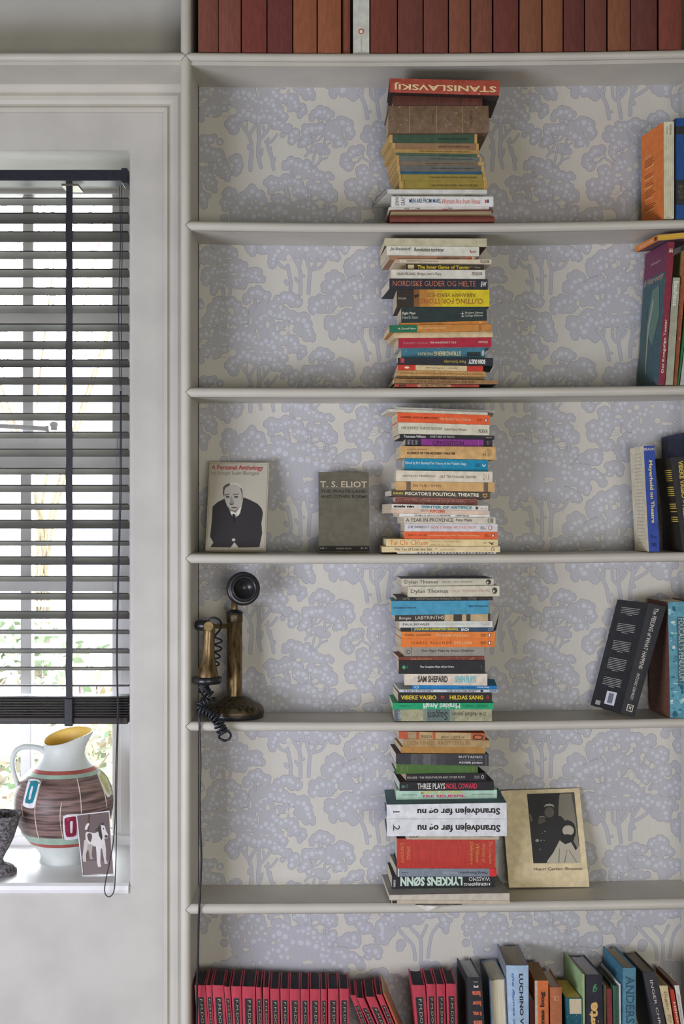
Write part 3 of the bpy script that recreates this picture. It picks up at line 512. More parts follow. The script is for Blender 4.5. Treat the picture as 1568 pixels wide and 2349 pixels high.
    me.materials.append(M((206, 203, 193), .5, 1, 'stripe', 0, 260, .03, .02)); me.materials.append(M((158, 158, 167), .5, 1, 'ink'))
    me.materials.append(M((182, 183, 188), .45, 1, 'stripe', 0, 260, .045, .02)); me.materials.append(M((201, 205, 211), .4, 1, 'stripe', 0, 260, .03, .02))
    me.materials.append(M((190, 190, 198), .45, 1, 'ink'))
    o = bpy.data.objects.new('back_panel', me); C.objects.link(o); o.parent = bc; o.matrix_parent_inverse = Matrix.Translation(-Vector((0, .07, 0)))
    o['label'] = 'wallpapered back with grey lilac trees and pale dots on cream'
wallpaper()
# ---------------------------------------------------------------- book builder
TXT = []     # deferred lettering
EPS = .00022
class Book:
    """hexahedral book: map3(l,t,w): l along the length, t across the thickness, w depth from the spine (0) to the fore edge (1)"""
    def __init__(s, q00, q10, q11, q01, dv, flat=True, mode='spine', bulge=0.0):
        # screen corners of the front face: q00 bottom-left, q10 bottom-right, q11 top-right, q01 top-left
        s.q = [Vector(v) for v in (q00, q10, q11, q01)]; s.dv = Vector(dv); s.flat = flat; s.mode = mode; s.bulge = bulge
        s.ny = s.dv.normalized()
    def front(s, h, v):
        a, b_, c, d = s.q
        return (a*(1-h)+b_*h)*(1-v)+(d*(1-h)+c*h)*v
    def map3(s, l, t, w):
        if s.mode == 'spine':
            h, v = (l, t) if s.flat else (t, l)
            return s.front(h, v)+s.dv*w
        # face-out: l vertical, t depth, w across from the spine at the left
        return s.front(w, l)+s.dv*t
    def surf(s, face, h, v, lift):
        if face == 'front':
            off = 0
            if s.mode == 'spine' and s.bulge:
                t = v if s.flat else h; off = -s.bulge*(1-(2*t-1)**2)
            return s.front(h, v)+s.ny*(off-lift)
        if face == 'left':   # board seen from the left of a standing book: h=1 at the spine
            return s.map3(v, 0, 1-h)-s.side()*lift
        if face == 'end':    # left end of a lying book: h=1 at the spine
            return s.map3(0, v, 1-h)-s.side()*lift
        if face == 'top':    # upper board of a lying book, v=1 at the back
            return s.map3(h, 1, v)+Vector((0, 0, lift))
    def side(s):
        return (s.q[1]-s.q[0]).normalized()

def book(name, label, B, cover, pages=(205, 195, 170), hard=False, gain=1.0, rev=False, group=None, ctype='plain', L=None, spine=None, boards=None, cat='book', proud=None):
    T = ((B.q[3]-B.q[0]).length if (B.flat) else (B.q[1]-B.q[0]).length) if B.mode == 'spine' else B.dv.length
    W = B.dv.length if B.mode == 'spine' else (B.q[1]-B.q[0]).length
    Lh = ((B.q[1]-B.q[0]).length if B.flat else (B.q[3]-B.q[0]).length) if B.mode == 'spine' else (B.q[3]-B.q[0]).length
    T = max(T, .001)
    base = (B.q[0]+B.q[1])/2+(B.dv/2 if True else 0)
    root = empty(name, base, label, cat, group)
    c = min((.0024 if hard else .0007)/T, .3); sp = (.0022 if hard else .0008)/W
    el = (.003 if hard else .0004)/Lh; ew = (.0035 if hard else .0008)/W
    nb = 8 if B.bulge else 1
    path = [(0, 1)]+[(0, 0)]+[(i/nb, 0) for i in range(1, nb)]+[(1, 0), (1, 1), (1-c, 1), (1-c, sp)]+[(c, sp), (c, 1)]
    def pt(l, t, w_):
        ww = w_
        if w_ <= sp+1e-9 and B.bulge and B.mode == 'spine': ww = w_-B.bulge/W*(1-(2*t-1)**2)
        if rev: ww = 1-ww
        return B.map3(l, t, ww)
    vs = [pt(0, t, w_) for t, w_ in path]+[pt(1, t, w_) for t, w_ in path]; n = len(path)
    fs = []; fm = []
    for i in range(n):
        fs.append((i, (i+1) % n, n+(i+1) % n, n+i)); fm.append(1 if (1 <= i < 1+nb) else 0)
    # end caps as quads
    back = [(0, 1, n-2, n-1), (1+nb, 2+nb, 3+nb, 4+nb)]
    for o_ in (0, n):
        for f in back: fs.append(tuple(o_+i for i in f)); fm.append(0)
        fs.append(tuple(o_+i for i in list(range(1, 2+nb))+[4+nb, n-2])); fm.append(1)
    cm = M(cover, .62, gain, ctype, 0, 70, .07 if ctype != 'worn' else .1, .05)
    sm = M(spine, .62, gain, ctype, 0, 70, .07, .05) if spine else cm
    bm_ = M(boards, .62, gain, ctype, 0, 70, .07, .05) if boards else cm
    mesh_obj('cover', vs, fs, [bm_, sm], root, fm)
    # page block
    kd = ('pages_h' if B.flat else 'pages_v') if B.mode == 'spine' else 'pages_y'
    pm = M(pages, .85, gain, kd, 0, 90, .16, .12)
    e2 = c*1.02; q = []
    prof = [(e2, sp*1.05), (1-e2, sp*1.05), (1-e2, 1-ew)]
    if hard: prof += [(1-e2-(1-2*e2)*k/6, 1-ew-.004/W*math.sin(math.pi*k/6)) for k in range(1, 6)]
    prof += [(e2, 1-ew)]
    m_ = len(prof)
    def pp(l, t, w_): return B.map3(l, t, 1-w_ if rev else w_)
    vs = [pp(el, t, w_) for t, w_ in prof]+[pp(1-el, t, w_) for t, w_ in prof]
    fs = [(i, (i+1) % m_, m_+(i+1) % m_, m_+i) for i in range(m_)]+[tuple(range(m_)), tuple(range(m_, 2*m_))]
    mesh_obj('page_block', vs, fs, pm, root)
    B.root = root; B.gain = gain
    return B
def band(B, h0, h1, v0, v1, col, face='front', lift=EPS, name='printed_band', n=6, kind='plain'):
    q = MB(); vs = []
    nh, nv = (1, n) if B.flat else (n, 1)
    if not B.bulge: nh = nv = 1
    for i in range(nh+1):
        for j in range(nv+1): vs.append(B.surf(face, h0+(h1-h0)*i/nh, v0+(v1-v0)*j/nv, lift))
    fs = [(i*(nv+1)+j, (i+1)*(nv+1)+j, (i+1)*(nv+1)+j+1, i*(nv+1)+j+1) for i in range(nh) for j in range(nv)]
    return mesh_obj(name, vs, fs, M(col, .6, B.gain, kind, 0, 120, .08, .03), B.root)
def shape(B, pts, col, face='front', lift=EPS*1.5, name='printed_shape'):
    vs = [B.surf(face, h, v, lift) for h, v in pts]
    return mesh_obj(name, vs, [tuple(range(len(vs)))], M(col, .6, B.gain, 'ink'), B.root)
def ell(cx, cy, a, b_, n=20): return [(cx+a*math.cos(2*math.pi*i/n), cy+b_*math.sin(2*math.pi*i/n)) for i in range(n)]
def picture(B, shapes, face='front', name='printed_picture', lift=EPS*1.5, sub=None):
    """several flat printed shapes in one part: [(pts, colour), ...] painted back to front"""
    q = MB(); mats = []
    for k, (pts, col) in enumerate(shapes):
        m = M(col, .6, B.gain, 'ink')
        if m not in mats: mats.append(m)
        vs = [B.surf(face, h, v, lift+k*.00003) for h, v in pts]; q.add(vs, [tuple(range(len(vs)))], mats.index(m))
    return mesh_obj(name, q.v, q.f, mats, B.root, q.m, recalc=False)
def text(B, s, h0, h1, v0, v1, col, d='R', face='front', bold=0.0, shear=0.0, lift=EPS*2.6, serif=False):
    TXT.append((B, s, h0, h1, v0, v1, col, d, face, bold, shear, lift, serif))
def flush_text():
    obs = []
    for t in TXT:
        cu = bpy.data.curves.new('lettering', 'FONT'); cu.body = t[1]; cu.resolution_u = 2; cu.offset = t[9]; cu.shear = t[10]
        cu.space_line = .9
        o = bpy.data.objects.new('lettering', cu); C.objects.link(o); obs.append(o)
    bpy.context.view_layer.update(); dg = bpy.context.evaluated_depsgraph_get()
    for t, o in zip(TXT, obs):
        B, s, h0, h1, v0, v1, col, d, face, bold, shear, lift, serif = t
        me = bpy.data.meshes.new_from_object(o.evaluated_get(dg)); vs = [v.co.copy() for v in me.vertices]
        fs = [tuple(p.vertices) for p in me.polygons]
        if not vs: continue
        x0 = min(v.x for v in vs); x1 = max(v.x for v in vs); y0 = min(v.y for v in vs); y1 = max(v.y for v in vs)
        if serif: # small slab feet give the capitals the look of a serif face
            ex = []
            base = 0.0; cap = y1
            cand = {}
            for v in vs:
                if abs(v.y-base) < .012 or abs(v.y-.729) < .02: cand.setdefault((round(v.y, 2), round(v.x/.055)), []).append(v)
            for (yy, _), L in cand.items():
                xc = sum(v.x for v in L)/len(L); yv = L[0].y; tt = .035; ww = .085
                a = yv; b_ = yv+(tt if yv < .1 else -tt); n = len(vs)+len(ex)
                ex += [Vector((xc-ww, min(a, b_), 0)), Vector((xc+ww, min(a, b_), 0)), Vector((xc+ww, max(a, b_), 0)), Vector((xc-ww, max(a, b_), 0))]
                fs.append((n, n+1, n+2, n+3))
            vs += ex; x0 = min(v.x for v in vs); x1 = max(v.x for v in vs)
        nv = []
        for v in vs:
            a = (v.x-x0)/max(1e-6, x1-x0); b_ = (v.y-y0)/max(1e-6, y1-y0)
            if d == 'R': h, k = h0+a*(h1-h0), v0+b_*(v1-v0)
            elif d == 'L': h, k = h1-a*(h1-h0), v1-b_*(v1-v0)
            elif d == 'U': k, h = v0+a*(v1-v0), h1-b_*(h1-h0)
            else: k, h = v1-a*(v1-v0), h0+b_*(h1-h0)
            nv.append(B.surf(face, h, k, lift))
        mesh_obj('lettering', nv, fs, M(col, .6, B.gain, 'ink'), B.root, recalc=False)
        bpy.data.meshes.remove(me)
    for o in obs:
        cu = o.data; bpy.data.objects.remove(o); bpy.data.curves.remove(cu)

ORD = ['topmost', 'second from the top', 'third from the top', 'fourth from the top', 'fifth from the top', 'sixth from the top', 'seventh from the top', 'eighth from the top', 'ninth from the top', 'tenth from the top', 'eleventh from the top', 'eighth from the bottom', 'seventh from the bottom', 'sixth from the bottom', 'fifth from the bottom']
def ordinal(i, n):
    up = ['topmost', 'second down', 'third down', 'fourth down', 'fifth down', 'sixth down', 'seventh down', 'eighth down', 'ninth down', 'tenth down', 'eleventh down', 'twelfth down']
    dn = ['lowest', 'second up', 'third up', 'fourth up', 'fifth up', 'sixth up', 'seventh up', 'eighth up', 'ninth up', 'tenth up', 'eleventh up']
    return up[i] if i < n/2 else dn[n-1-i]
def stack(where, group, ox, oy, sc, shelf, gain, rows):
    """rows: top to bottom. dict(q=(xl,xr,yTL,yTR,yBL,yBR), c=colour, d=description, i=inset, W=depth, yaw=deg, t=[texts], b=[bands])"""
    n = len(rows); lines = []
    for r in rows:
        r.setdefault('i', .012); r.setdefault('W', .115); r.setdefault('yaw', 3.0)
        xl, xr, a, b_, c_, e_ = r['q']; y = r['i']
        f = lambda X, Y: P(ox+X/sc, oy+Y/sc, y)
        r['TL'], r['TR'], r['BL'], r['BR'] = f(xl, a), f(xr, b_), f(xl, c_), f(xr, e_)
    def line(p, q_): m = (q_.z-p.z)/(q_.x-p.x); return (p.x, p.z, m)
    ev = lambda L, x: L[1]+(x-L[0])*L[2]
    tops = [line(r['TL'], r['TR']) for r in rows]; bots = [line(r['BL'], r['BR']) for r in rows]
    for k in range(n-1):
        zc = (rows[k]['BL'].z+rows[k]['BR'].z)/2
        if rows[k].get('gap'): continue
        if zc > Z0: tops[k+1] = bots[k]
        else: bots[k] = tops[k+1]
    zs_ = shelf_max(shelf, 870, 1010, 1160)+.0006; bots[-1] = (0, zs_, 0)
    for k, r in enumerate(rows):
        xl, xr = r['TL'].x, r['TR'].x; y = r['i']; g = .0002
        qs = [Vector((xl, y, ev(bots[k], xl)+g)), Vector((xr, y, ev(bots[k], xr)+g)), Vector((xr, y, ev(tops[k], xr)-g)), Vector((xl, y, ev(tops[k], xl)-g))]
        a = math.radians(r['yaw']); W = r['W']
        dv = Vector((-math.sin(a)*W, math.cos(a)*W, 0))
        maxy = YB-.0015
        if y+dv.y > maxy: dv *= (maxy-y)/dv.y
        B = Book(*qs, dv, True, 'spine', r.get('bulge', .0012 if r.get('hard') else 0))
        lab = r['d']+', '+ordinal(k, n)+' '+where
        book('book', lab, B, r['c'], r.get('p', (200, 188, 160)), r.get('hard', False), gain, r.get('rev', False), group, r.get('k', 'plain'), boards=r.get('bd'))
        X = lambda x: (x-r['q'][0])/(r['q'][1]-r['q'][0])
        for t in r.get('b', []): band(B, X(t[0]), X(t[1]), t[2], t[3], t[4], kind=t[5] if len(t) > 5 else 'plain', lift=EPS*(1+.3*r['b'].index(t)))
        for t in r.get('t', []):
            kw = t[7] if len(t) > 7 else {}
            text(B, t[0], X(t[1]), X(t[2]), t[3], t[4], t[5], t[6] if len(t) > 6 else 'R', **kw)
        for k2, t in enumerate(r.get('s', [])): shape(B, [(X(a_), b2) for a_, b2 in t[0]], t[1], lift=EPS*(1.7+.3*k2))
        r['B'] = B
    return rows
def stand(label, group, px, inset, W, yaw, col, shelf=None, gain=1.0, **kw):
    """px: picture corners of the spine TL, TR, BR, BL"""
    q = [P(x, y, inset) for x, y in px]
    if shelf is not None:
        zf = shelf_max(shelf, px[3][0]-30, px[3][0], px[2][0], px[2][0]+20)+.0007
        zmin = min(q[2].z, q[3].z)
        if kw.pop('snap', True):
            for i in (2, 3): q[i].z += zf-zmin if True else 0
    else: kw.pop('snap', None)
    for i in (0, 1, 2, 3): q[i].x = min(q[i].x, XRI-.0015)
    if shelf is not None:
        for i in (2, 3): q[i].z = max(q[i].z, zf)
    a = math.radians(yaw); dv = Vector((-math.sin(a)*W, math.cos(a)*W, 0))
    if inset+dv.y > YB-.0015: dv *= (YB-.0015-inset)/dv.y
    g_ = (q[1]-q[0]).normalized()*.0004; q[0] += g_; q[3] += g_; q[1] -= g_; q[2] -= g_
    ex = {k: kw.pop(k) for k in list(kw) if k in ('bulge',)}
    B = Book(q[3], q[2], q[1], q[0], dv, False, 'spine', ex.get('bulge', .0012 if kw.get('hard') else 0))
    return book('book', label, B, col, gain=gain, group=group, **kw)
# ---------------------------------------------------------------- the five leaning stacks of lying books
SERIF = dict(serif=True)
K_ = (40, 38, 38); WH = (232, 230, 222); CRM = (222, 205, 165)
def penguin(X, Y, s=1, up=True):   # small oval bird mark
    return [(X-20*s, .3), (X+20*s, .3)]
def oval(cx, a, col, v=.5, hh=.3): return (ell(cx, v, a, hh, 14), col)
st1 = [
 dict(q=(245,1405,90,115,240,275), c=(164,72,56), d='wide red hardback box with large cream capitals printed upside down', i=-.012, W=.158, yaw=0, k='worn', hard=True, bd=(50,38,36), spine=1, p=(90,80,70), t=[('STANISLAVSKIJ',285,1370,.2,.72,(225,200,150),'L',dict(bold=.02,serif=True))]),
 dict(q=(278,1225,290,290,385,385), c=(86,48,38), d='red brown cloth hardback with two gilt lettered labels', i=.007, W=.125, yaw=2, hard=True, k='cloth', b=[(985,1000,0,1,(70,40,35)),(1015,1090,.1,.9,(95,50,40)),(1105,1190,.1,.9,(95,50,40))]),
 dict(q=(232,1290,392,398,675,668), c=(112,90,68), d='very thick old brown book with frayed leather spine', i=.004, W=.135, yaw=2, hard=True, k='worn', p=(165,155,120), bulge=.003, b=[(450,458,0,1,(150,128,90)),(736,744,0,1,(150,128,90)),(1012,1020,0,1,(150,128,90))], t=[('ORDBOG',1092,1118,.2,.8,(70,60,50),'U'),('DANSK',690,712,.3,.7,(80,68,56),'U')]),
 dict(q=(242,1170,708,714,775,780), c=(60,84,64), d='slim paperback with dark green spine and yellowed ends', b=[(242,275,0,1,(186,150,92)),(1142,1170,0,1,(186,150,92))], yaw=7, p=(190,160,100), t=[('SAMLEDE SKRIFTER AF FORFATTEREN',760,1065,.35,.6,(40,50,40),'L')]),
 dict(q=(275,1187,782,796,835,850), c=(142,112,80), d='slim paperback with tan spine and yellowed ends', b=[(275,303,0,1,(190,152,92)),(1160,1187,0,1,(190,152,92))], yaw=7, p=(190,160,100), t=[('KRITIK DER PRAKTISCHEN VERNUNFT',755,1090,.3,.62,(70,56,40),'L')]),
 dict(q=(270,1187,838,852,875,890), c=(168,136,80), d='slim mustard yellow paperback with faded small print', yaw=7, p=(190,160,100), t=[('PHANOMENOLOGIE DES GEISTES UND DER WELT',555,1090,.25,.65,(90,70,40),'L')]),
 dict(q=(312,1197,876,892,905,928), c=(72,96,76), d='slim paperback with mid green spine', i=.014, b=[(1172,1197,0,1,(190,152,92))], yaw=7, p=(190,160,100), t=[('WERKE IN ZEHN',770,1085,.25,.65,(48,60,48),'L')]),
 dict(q=(315,1217,906,934,965,972), c=(98,104,96), d='slim paperback with grey green spine and yellow tips', b=[(315,345,0,1,(190,152,92)),(1196,1217,0,1,(190,152,92))], yaw=8, p=(190,160,100), t=[('LEVIATHAN UND GESCHICHTE DER STADT I',665,1120,.3,.62,(60,62,56),'L')]),
 dict(q=(320,1242,968,974,1010,1015), c=(120,106,88), d='slim paperback with faded brownish grey spine', b=[(320,345,0,1,(186,150,92)),(1180,1242,0,1,(176,146,96))], yaw=7, p=(190,160,100), t=[('PROLEGOMENA ZU EINER JEDEN METAPHYSIK',628,1135,.28,.66,(72,62,52),'L')]),
 dict(q=(322,1242,1013,1017,1075,1078), c=(100,101,94), d='grey spined paperback thicker than its neighbours', b=[(322,352,0,1,(186,150,92)),(1215,1242,0,1,(190,150,84))], yaw=6, p=(180,150,95), t=[('GESAMMELTE WERKE UND BRIEFE BAND I',680,1140,.38,.62,(62,62,58),'L')]),
 dict(q=(330,1252,1076,1077,1105,1108), c=(36,84,112), d='thin paperback with deep blue spine', b=[(330,357,0,1,(180,150,88)),(1226,1252,0,1,(186,150,84))], yaw=5, p=(180,150,95)),
 dict(q=(340,1265,1108,1107,1175,1178), c=(146,130,62), d='olive yellow paperback with two thin black spine rules', b=[(340,370,0,1,(180,150,84)),(370,373,0,1,(60,52,36)),(1228,1265,0,1,(180,146,80)),(1226,1229,0,1,(60,52,36))], yaw=4, p=(170,145,90), t=[('MEISTER ECKHART: PREDIGTEN UND TRAKTATE II',660,1165,.4,.66,(60,52,34),'L')]),
 dict(q=(348,1276,1183,1195,1272,1275), c=(148,130,60), d='thicker olive yellow paperback, last of the yellow series', b=[(348,382,0,1,(180,150,84)),(400,403,0,1,(60,52,36)),(1236,1276,0,1,(180,146,80)),(1234,1237,0,1,(60,52,36))], yaw=3, p=(170,145,90), t=[('MEISTER ECKHART: DEUTSCHE PREDIGTEN I',682,1175,.4,.62,(60,52,34),'L')]),
 dict(q=(222,1276,1284,1281,1310,1312), c=(205,205,196), d='thin pale grey booklet sticking out to the left', i=.006, W=.135, yaw=12, p=(150,146,136)),
 dict(q=(270,1155,1312,1314,1345,1347), c=(124,122,104), d='slim grey paperback with black capitals', i=.014, yaw=1, b=[(290,310,.1,.9,(90,88,76))], t=[('OH DAD, POOR DAD',350,582,.2,.75,(45,44,40)),('Arthur Kopit',590,700,.3,.7,(60,58,52)),('-WII:',1025,1130,.15,.85,(40,38,36))]),
 dict(q=(265,1342,1350,1345,1452,1450), c=(222,222,212), d='white paperback with blue capitals and pink italics', i=.008, yaw=0, W=.125, t=[('JOHN',305,348,.12,.9,(40,40,44),'U'),('GRAY',366,408,.12,.9,(40,40,44),'U'),('MEN ARE FROM MARS,',452,790,.3,.78,(38,84,120),'R',dict(bold=.012)),('Women Are from Venus',800,1205,.28,.78,(205,96,92),'R',dict(shear=.3))], s=[([(1250,.68),(1270,.68),(1270,.38),(1258,.32),(1250,.45)],(205,80,60)),([(1274,.7),(1294,.7),(1294,.36),(1274,.36)],(50,80,130))]),
 dict(q=(235,1295,1458,1449,1490,1482), c=(206,204,194), d='thin white paperback with pinkish print', i=.01, yaw=2, t=[('1940',520,565,.2,.8,(50,46,46)),('VII',862,905,.15,.85,(60,56,52)),('Mod',395,450,.3,.8,(60,56,52))], b=[(800,860,.2,.42,(190,60,60))]),
 dict(q=(245,1342,1488,1490,1555,1560), c=(112,58,48), d='thin hardback lying with its browned page edges outward', i=.006, rev=True, hard=True, yaw=1, p=(160,144,112)),
 dict(q=(248,1356,1555,1558,1600,1600), c=(112,56,46), d='dark red brown hardback with rounded spine', i=.002, hard=True, yaw=0, p=(160,144,112)),
]
for r_ in st1[3:13]: r_['bd'] = (182, 154, 104)
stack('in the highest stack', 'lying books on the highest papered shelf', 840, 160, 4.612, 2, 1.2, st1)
st2 = [
 dict(q=(193,1272,120,125,205,215), c=(186,180,150), d='blank cream paperback', W=.136, i=.008, yaw=3, bd=(70,45,35)),
 dict(q=(215,1192,212,212,300,312), c=(212,210,196), d='white paperback with black title and small red mark', W=.12, i=.006, yaw=5, t=[('Jan Bredsdorff',248,470,.42,.85,(50,48,44),'R',dict(shear=.3)),('Revolution tur/retur',508,820,.42,.85,(48,46,44),'R',dict(bold=.015)),('paj',1120,1152,.3,.6,K_)], s=[([(1088,.62),(1098,.66),(1114,.36),(1106,.3)],(190,50,50))]),
 dict(q=(240,1163,318,325,352,354), c=(156,118,92), d='slim faded tan paperback', i=.012, yaw=6, t=[('BERYL BAINBRIDGE A WEEKEND',750,990,.2,.75,(90,66,52))], b=[(1070,1110,.1,.9,(190,80,60)),(1118,1140,.1,.9,(210,200,180))]),
 dict(q=(305,1322,348,352,382,396), c=(206,192,166), d='slim cream paperback, jutting out to the right', i=.004, yaw=5, t=[('SIDDHARTHA',425,588,.3,.75,(90,84,74)),('Hermann Hesse',602,760,.3,.75,(110,102,90)),('PICADOR',1206,1298,.12,.85,(70,66,60))], b=[(305,350,.05,.95,(196,160,132))]),
 dict(q=(418,1242,402,420,460,464), c=(50,46,38), d='black paperback with rounded yellow lettering', i=.012, yaw=2, t=[('The Inner Game of Tennis',538,1082,.18,.82,(190,165,50),'R',dict(bold=.04)),('W.T. Gallwey',1085,1205,.25,.7,(170,160,130))], b=[(438,502,.2,.85,(196,176,130))]),
 dict(q=(262,1253,470,462,550,556), c=(210,206,192), d='white paperback with fine grey serif title', i=.004, yaw=2, t=[('HELEN FIELDING',320,515,.38,.66,(70,66,60)),('Bridget Jones’s Diary',540,790,.3,.7,(84,80,74)),('PICADOR',1118,1225,.4,.75,(60,58,54))]),
 dict(q=(243,1283,556,562,660,665), c=(42,44,52), d='black paperback with tall thin orange capitals', i=.002, W=.13, yaw=6, p=(205,200,182), t=[('NORDISKE GUDER OG HELTE',278,1156,.28,.8,(205,122,88),'R',dict(bold=-.008)),('E·W',1208,1270,.25,.75,(220,215,205),'R',dict(bold=.03,shear=.25))]),
 dict(q=(320,1300,672,683,848,848), c=(206,186,36), d='thick paperback shading from black to bright yellow', i=.004, W=.13, yaw=1.5, bd=(60,50,40), b=[(320,500,0,1,(50,42,36)),(500,560,0,1,(128,84,46)),(560,640,0,1,(176,120,52)),(640,720,0,1,(190,138,56)),(720,800,0,1,(200,160,50))], t=[('CUTTING FOR STONE',568,1232,.18,.46,(152,82,40),'L',dict(serif=True)),('ABRAHAM VERGHESE',638,1156,.56,.78,(122,86,36),'L'),('VINTAGE',335,422,.42,.54,(190,180,160),'L')], s=[([(500,.66),(555,.72),(552,.6),(515,.5)],(40,34,30))]),
 dict(q=(368,1272,852,855,1018,992), c=(40,54,52), d='thick dark green paperback with small white lettering', i=.004, W=.12, yaw=2, t=[('Eight Plays',380,518,.48,.68,(215,212,196),'R',dict(bold=.015)),('Henrik Ibsen',380,545,.24,.44,(180,182,170)),('Modern Library',1045,1230,.46,.66,(205,205,190)),('College Editions',1043,1233,.26,.46,(205,205,190))], b=[(1014,1019,.25,.7,(220,218,205)),(996,1034,.5,.54,(220,218,205)),(1005,1034,.32,.36,(220,218,205))]),
 dict(q=(360,1272,1020,992,1044,1034), c=(194,126,56), d='slim orange paperback with rubbed title', i=.006, yaw=3, t=[('NORTHROP FRYE',555,800,.1,.6,(120,80,40))], b=[(1190,1222,.2,.9,(206,150,80))]),
 dict(q=(242,1322,1042,1032,1122,1104), c=(190,128,60), d='paperback with green left end and ochre right part', i=.002, yaw=4, b=[(242,536,0,1,(34,108,76)),(1190,1192,0,1,(90,70,40))], t=[('M. Conrad Hyers',336,522,.32,.66,(215,215,190),'R',dict(bold=.012)),('ZEN and the Comic Spirit',552,836,.38,.68,(226,200,140),'R',dict(bold=.012)),('1973',1196,1212,.2,.8,(90,66,40),'D')]),
 dict(q=(290,1334,1124,1108,1180,1170), c=(200,178,136), d='blank cream paperback with torn bulging spine', i=.004, W=.12, yaw=5, k='worn', bulge=.002, s=[([(1090,.7),(1130,.95),(1180,.6),(1150,-.15),(1120,-.2)],(214,198,168))]),
 dict(q=(338,1321,1185,1182,1285,1274), c=(164,36,56), d='crimson paperback with small white capitals', i=.004, W=.12, yaw=3, bd=(165,175,180), t=[('MARGARET ATWOOD',392,648,.38,.58,(190,130,140)),('THE HANDMAID’S TALE',668,948,.42,.62,(228,214,200)),('VINTAGE',1180,1282,.42,.64,(228,214,200))]),
 dict(q=(368,1252,1318,1320,1395,1396), c=(58,112,128), d='teal paperback with pale slab title upside down', i=.014, yaw=3, k='worn', t=[('STRINDBERG',715,1000,.25,.7,(196,186,140),'L',dict(bold=.03,serif=True)),('FIVE PLAYS',542,700,.3,.62,(180,176,140),'L',dict(bold=.02))], b=[(1062,1206,.22,.62,(40,50,56))], s=[oval(1232,14,(170,180,170))]),
 dict(q=(332,1339,1398,1410,1457,1472), c=(40,42,48), d='black paperback with white condensed and yellow script title', i=.0, W=.13, yaw=-3, t=[('BORN GUILTY',1078,1255,.2,.8,(226,222,212),'L',dict(bold=.05)),('Peter Sichrovsky',820,1050,.25,.75,(200,176,70),'L')], b=[(362,400,.25,.95,(186,60,66))]),
 dict(q=(333,1234,1457,1474,1518,1532), c=(196,60,44), d='paperback with red ends and cream middle', i=.006, yaw=1, b=[(520,1062,0,1,(206,186,140))], t=[('Vance Packard',862,960,.35,.6,(80,70,60),'L'),('The Hidden Persuaders',630,815,.35,.6,(80,70,60),'L')], s=[oval(428,26,(220,206,180),.5,.22)]),
 dict(q=(318,1258,1518,1536,1578,1588), c=(182,142,86), d='worn tan paperback with faint orange lettering', i=.006, yaw=2, k='worn', t=[('TIGERS OF PROPAGANDA & IAN CLENNY & ORACLES',355,1230,.3,.65,(140,96,50),'L')]),
 dict(q=(325,1248,1578,1588,1612,1630), c=(128,102,66), d='worn dark tan paperback with a small oval mark', i=.012, yaw=2, k='worn', t=[('WHY BRITAIN IS AT WAR',512,845,.1,.75,(60,48,34),'R',dict(bold=.02)),('PENGUIN',930,1045,.1,.75,(70,56,40))], s=[oval(400,48,(84,66,40),.5,.4),oval(400,36,(150,120,70),.5,.25)]),
 dict(q=(290,1384,1612,1632,1660,1668), c=(146,110,70), d='thin worn brown paperback jutting to the right', i=.0, W=.12, yaw=3, k='worn', bd=(60,52,48), t=[('DET VAR EN GANG EN KRIMI',420,1140,.25,.7,(90,64,44))]),
 dict(q=(300,1192,1664,1666,1702,1702), c=(166,72,54), d='dark orange paperback with tan title panel', i=.008, yaw=2, b=[(538,892,0,1,(176,138,96)),(340,420,.2,.8,(60,50,48))], t=[('PUBLIC FACES',578,850,.2,.75,(84,52,36),'R',dict(bold=.02)),('HAROLD NICOLSON',925,1130,.25,.6,(120,50,40))]),
]
stack('in the second stack down', 'lying books on the second papered shelf', 840, 520, 4.612, 3, 1.2, st2)
PGN = lambda x: oval(x, 15, (236,228,214), .5, .22)
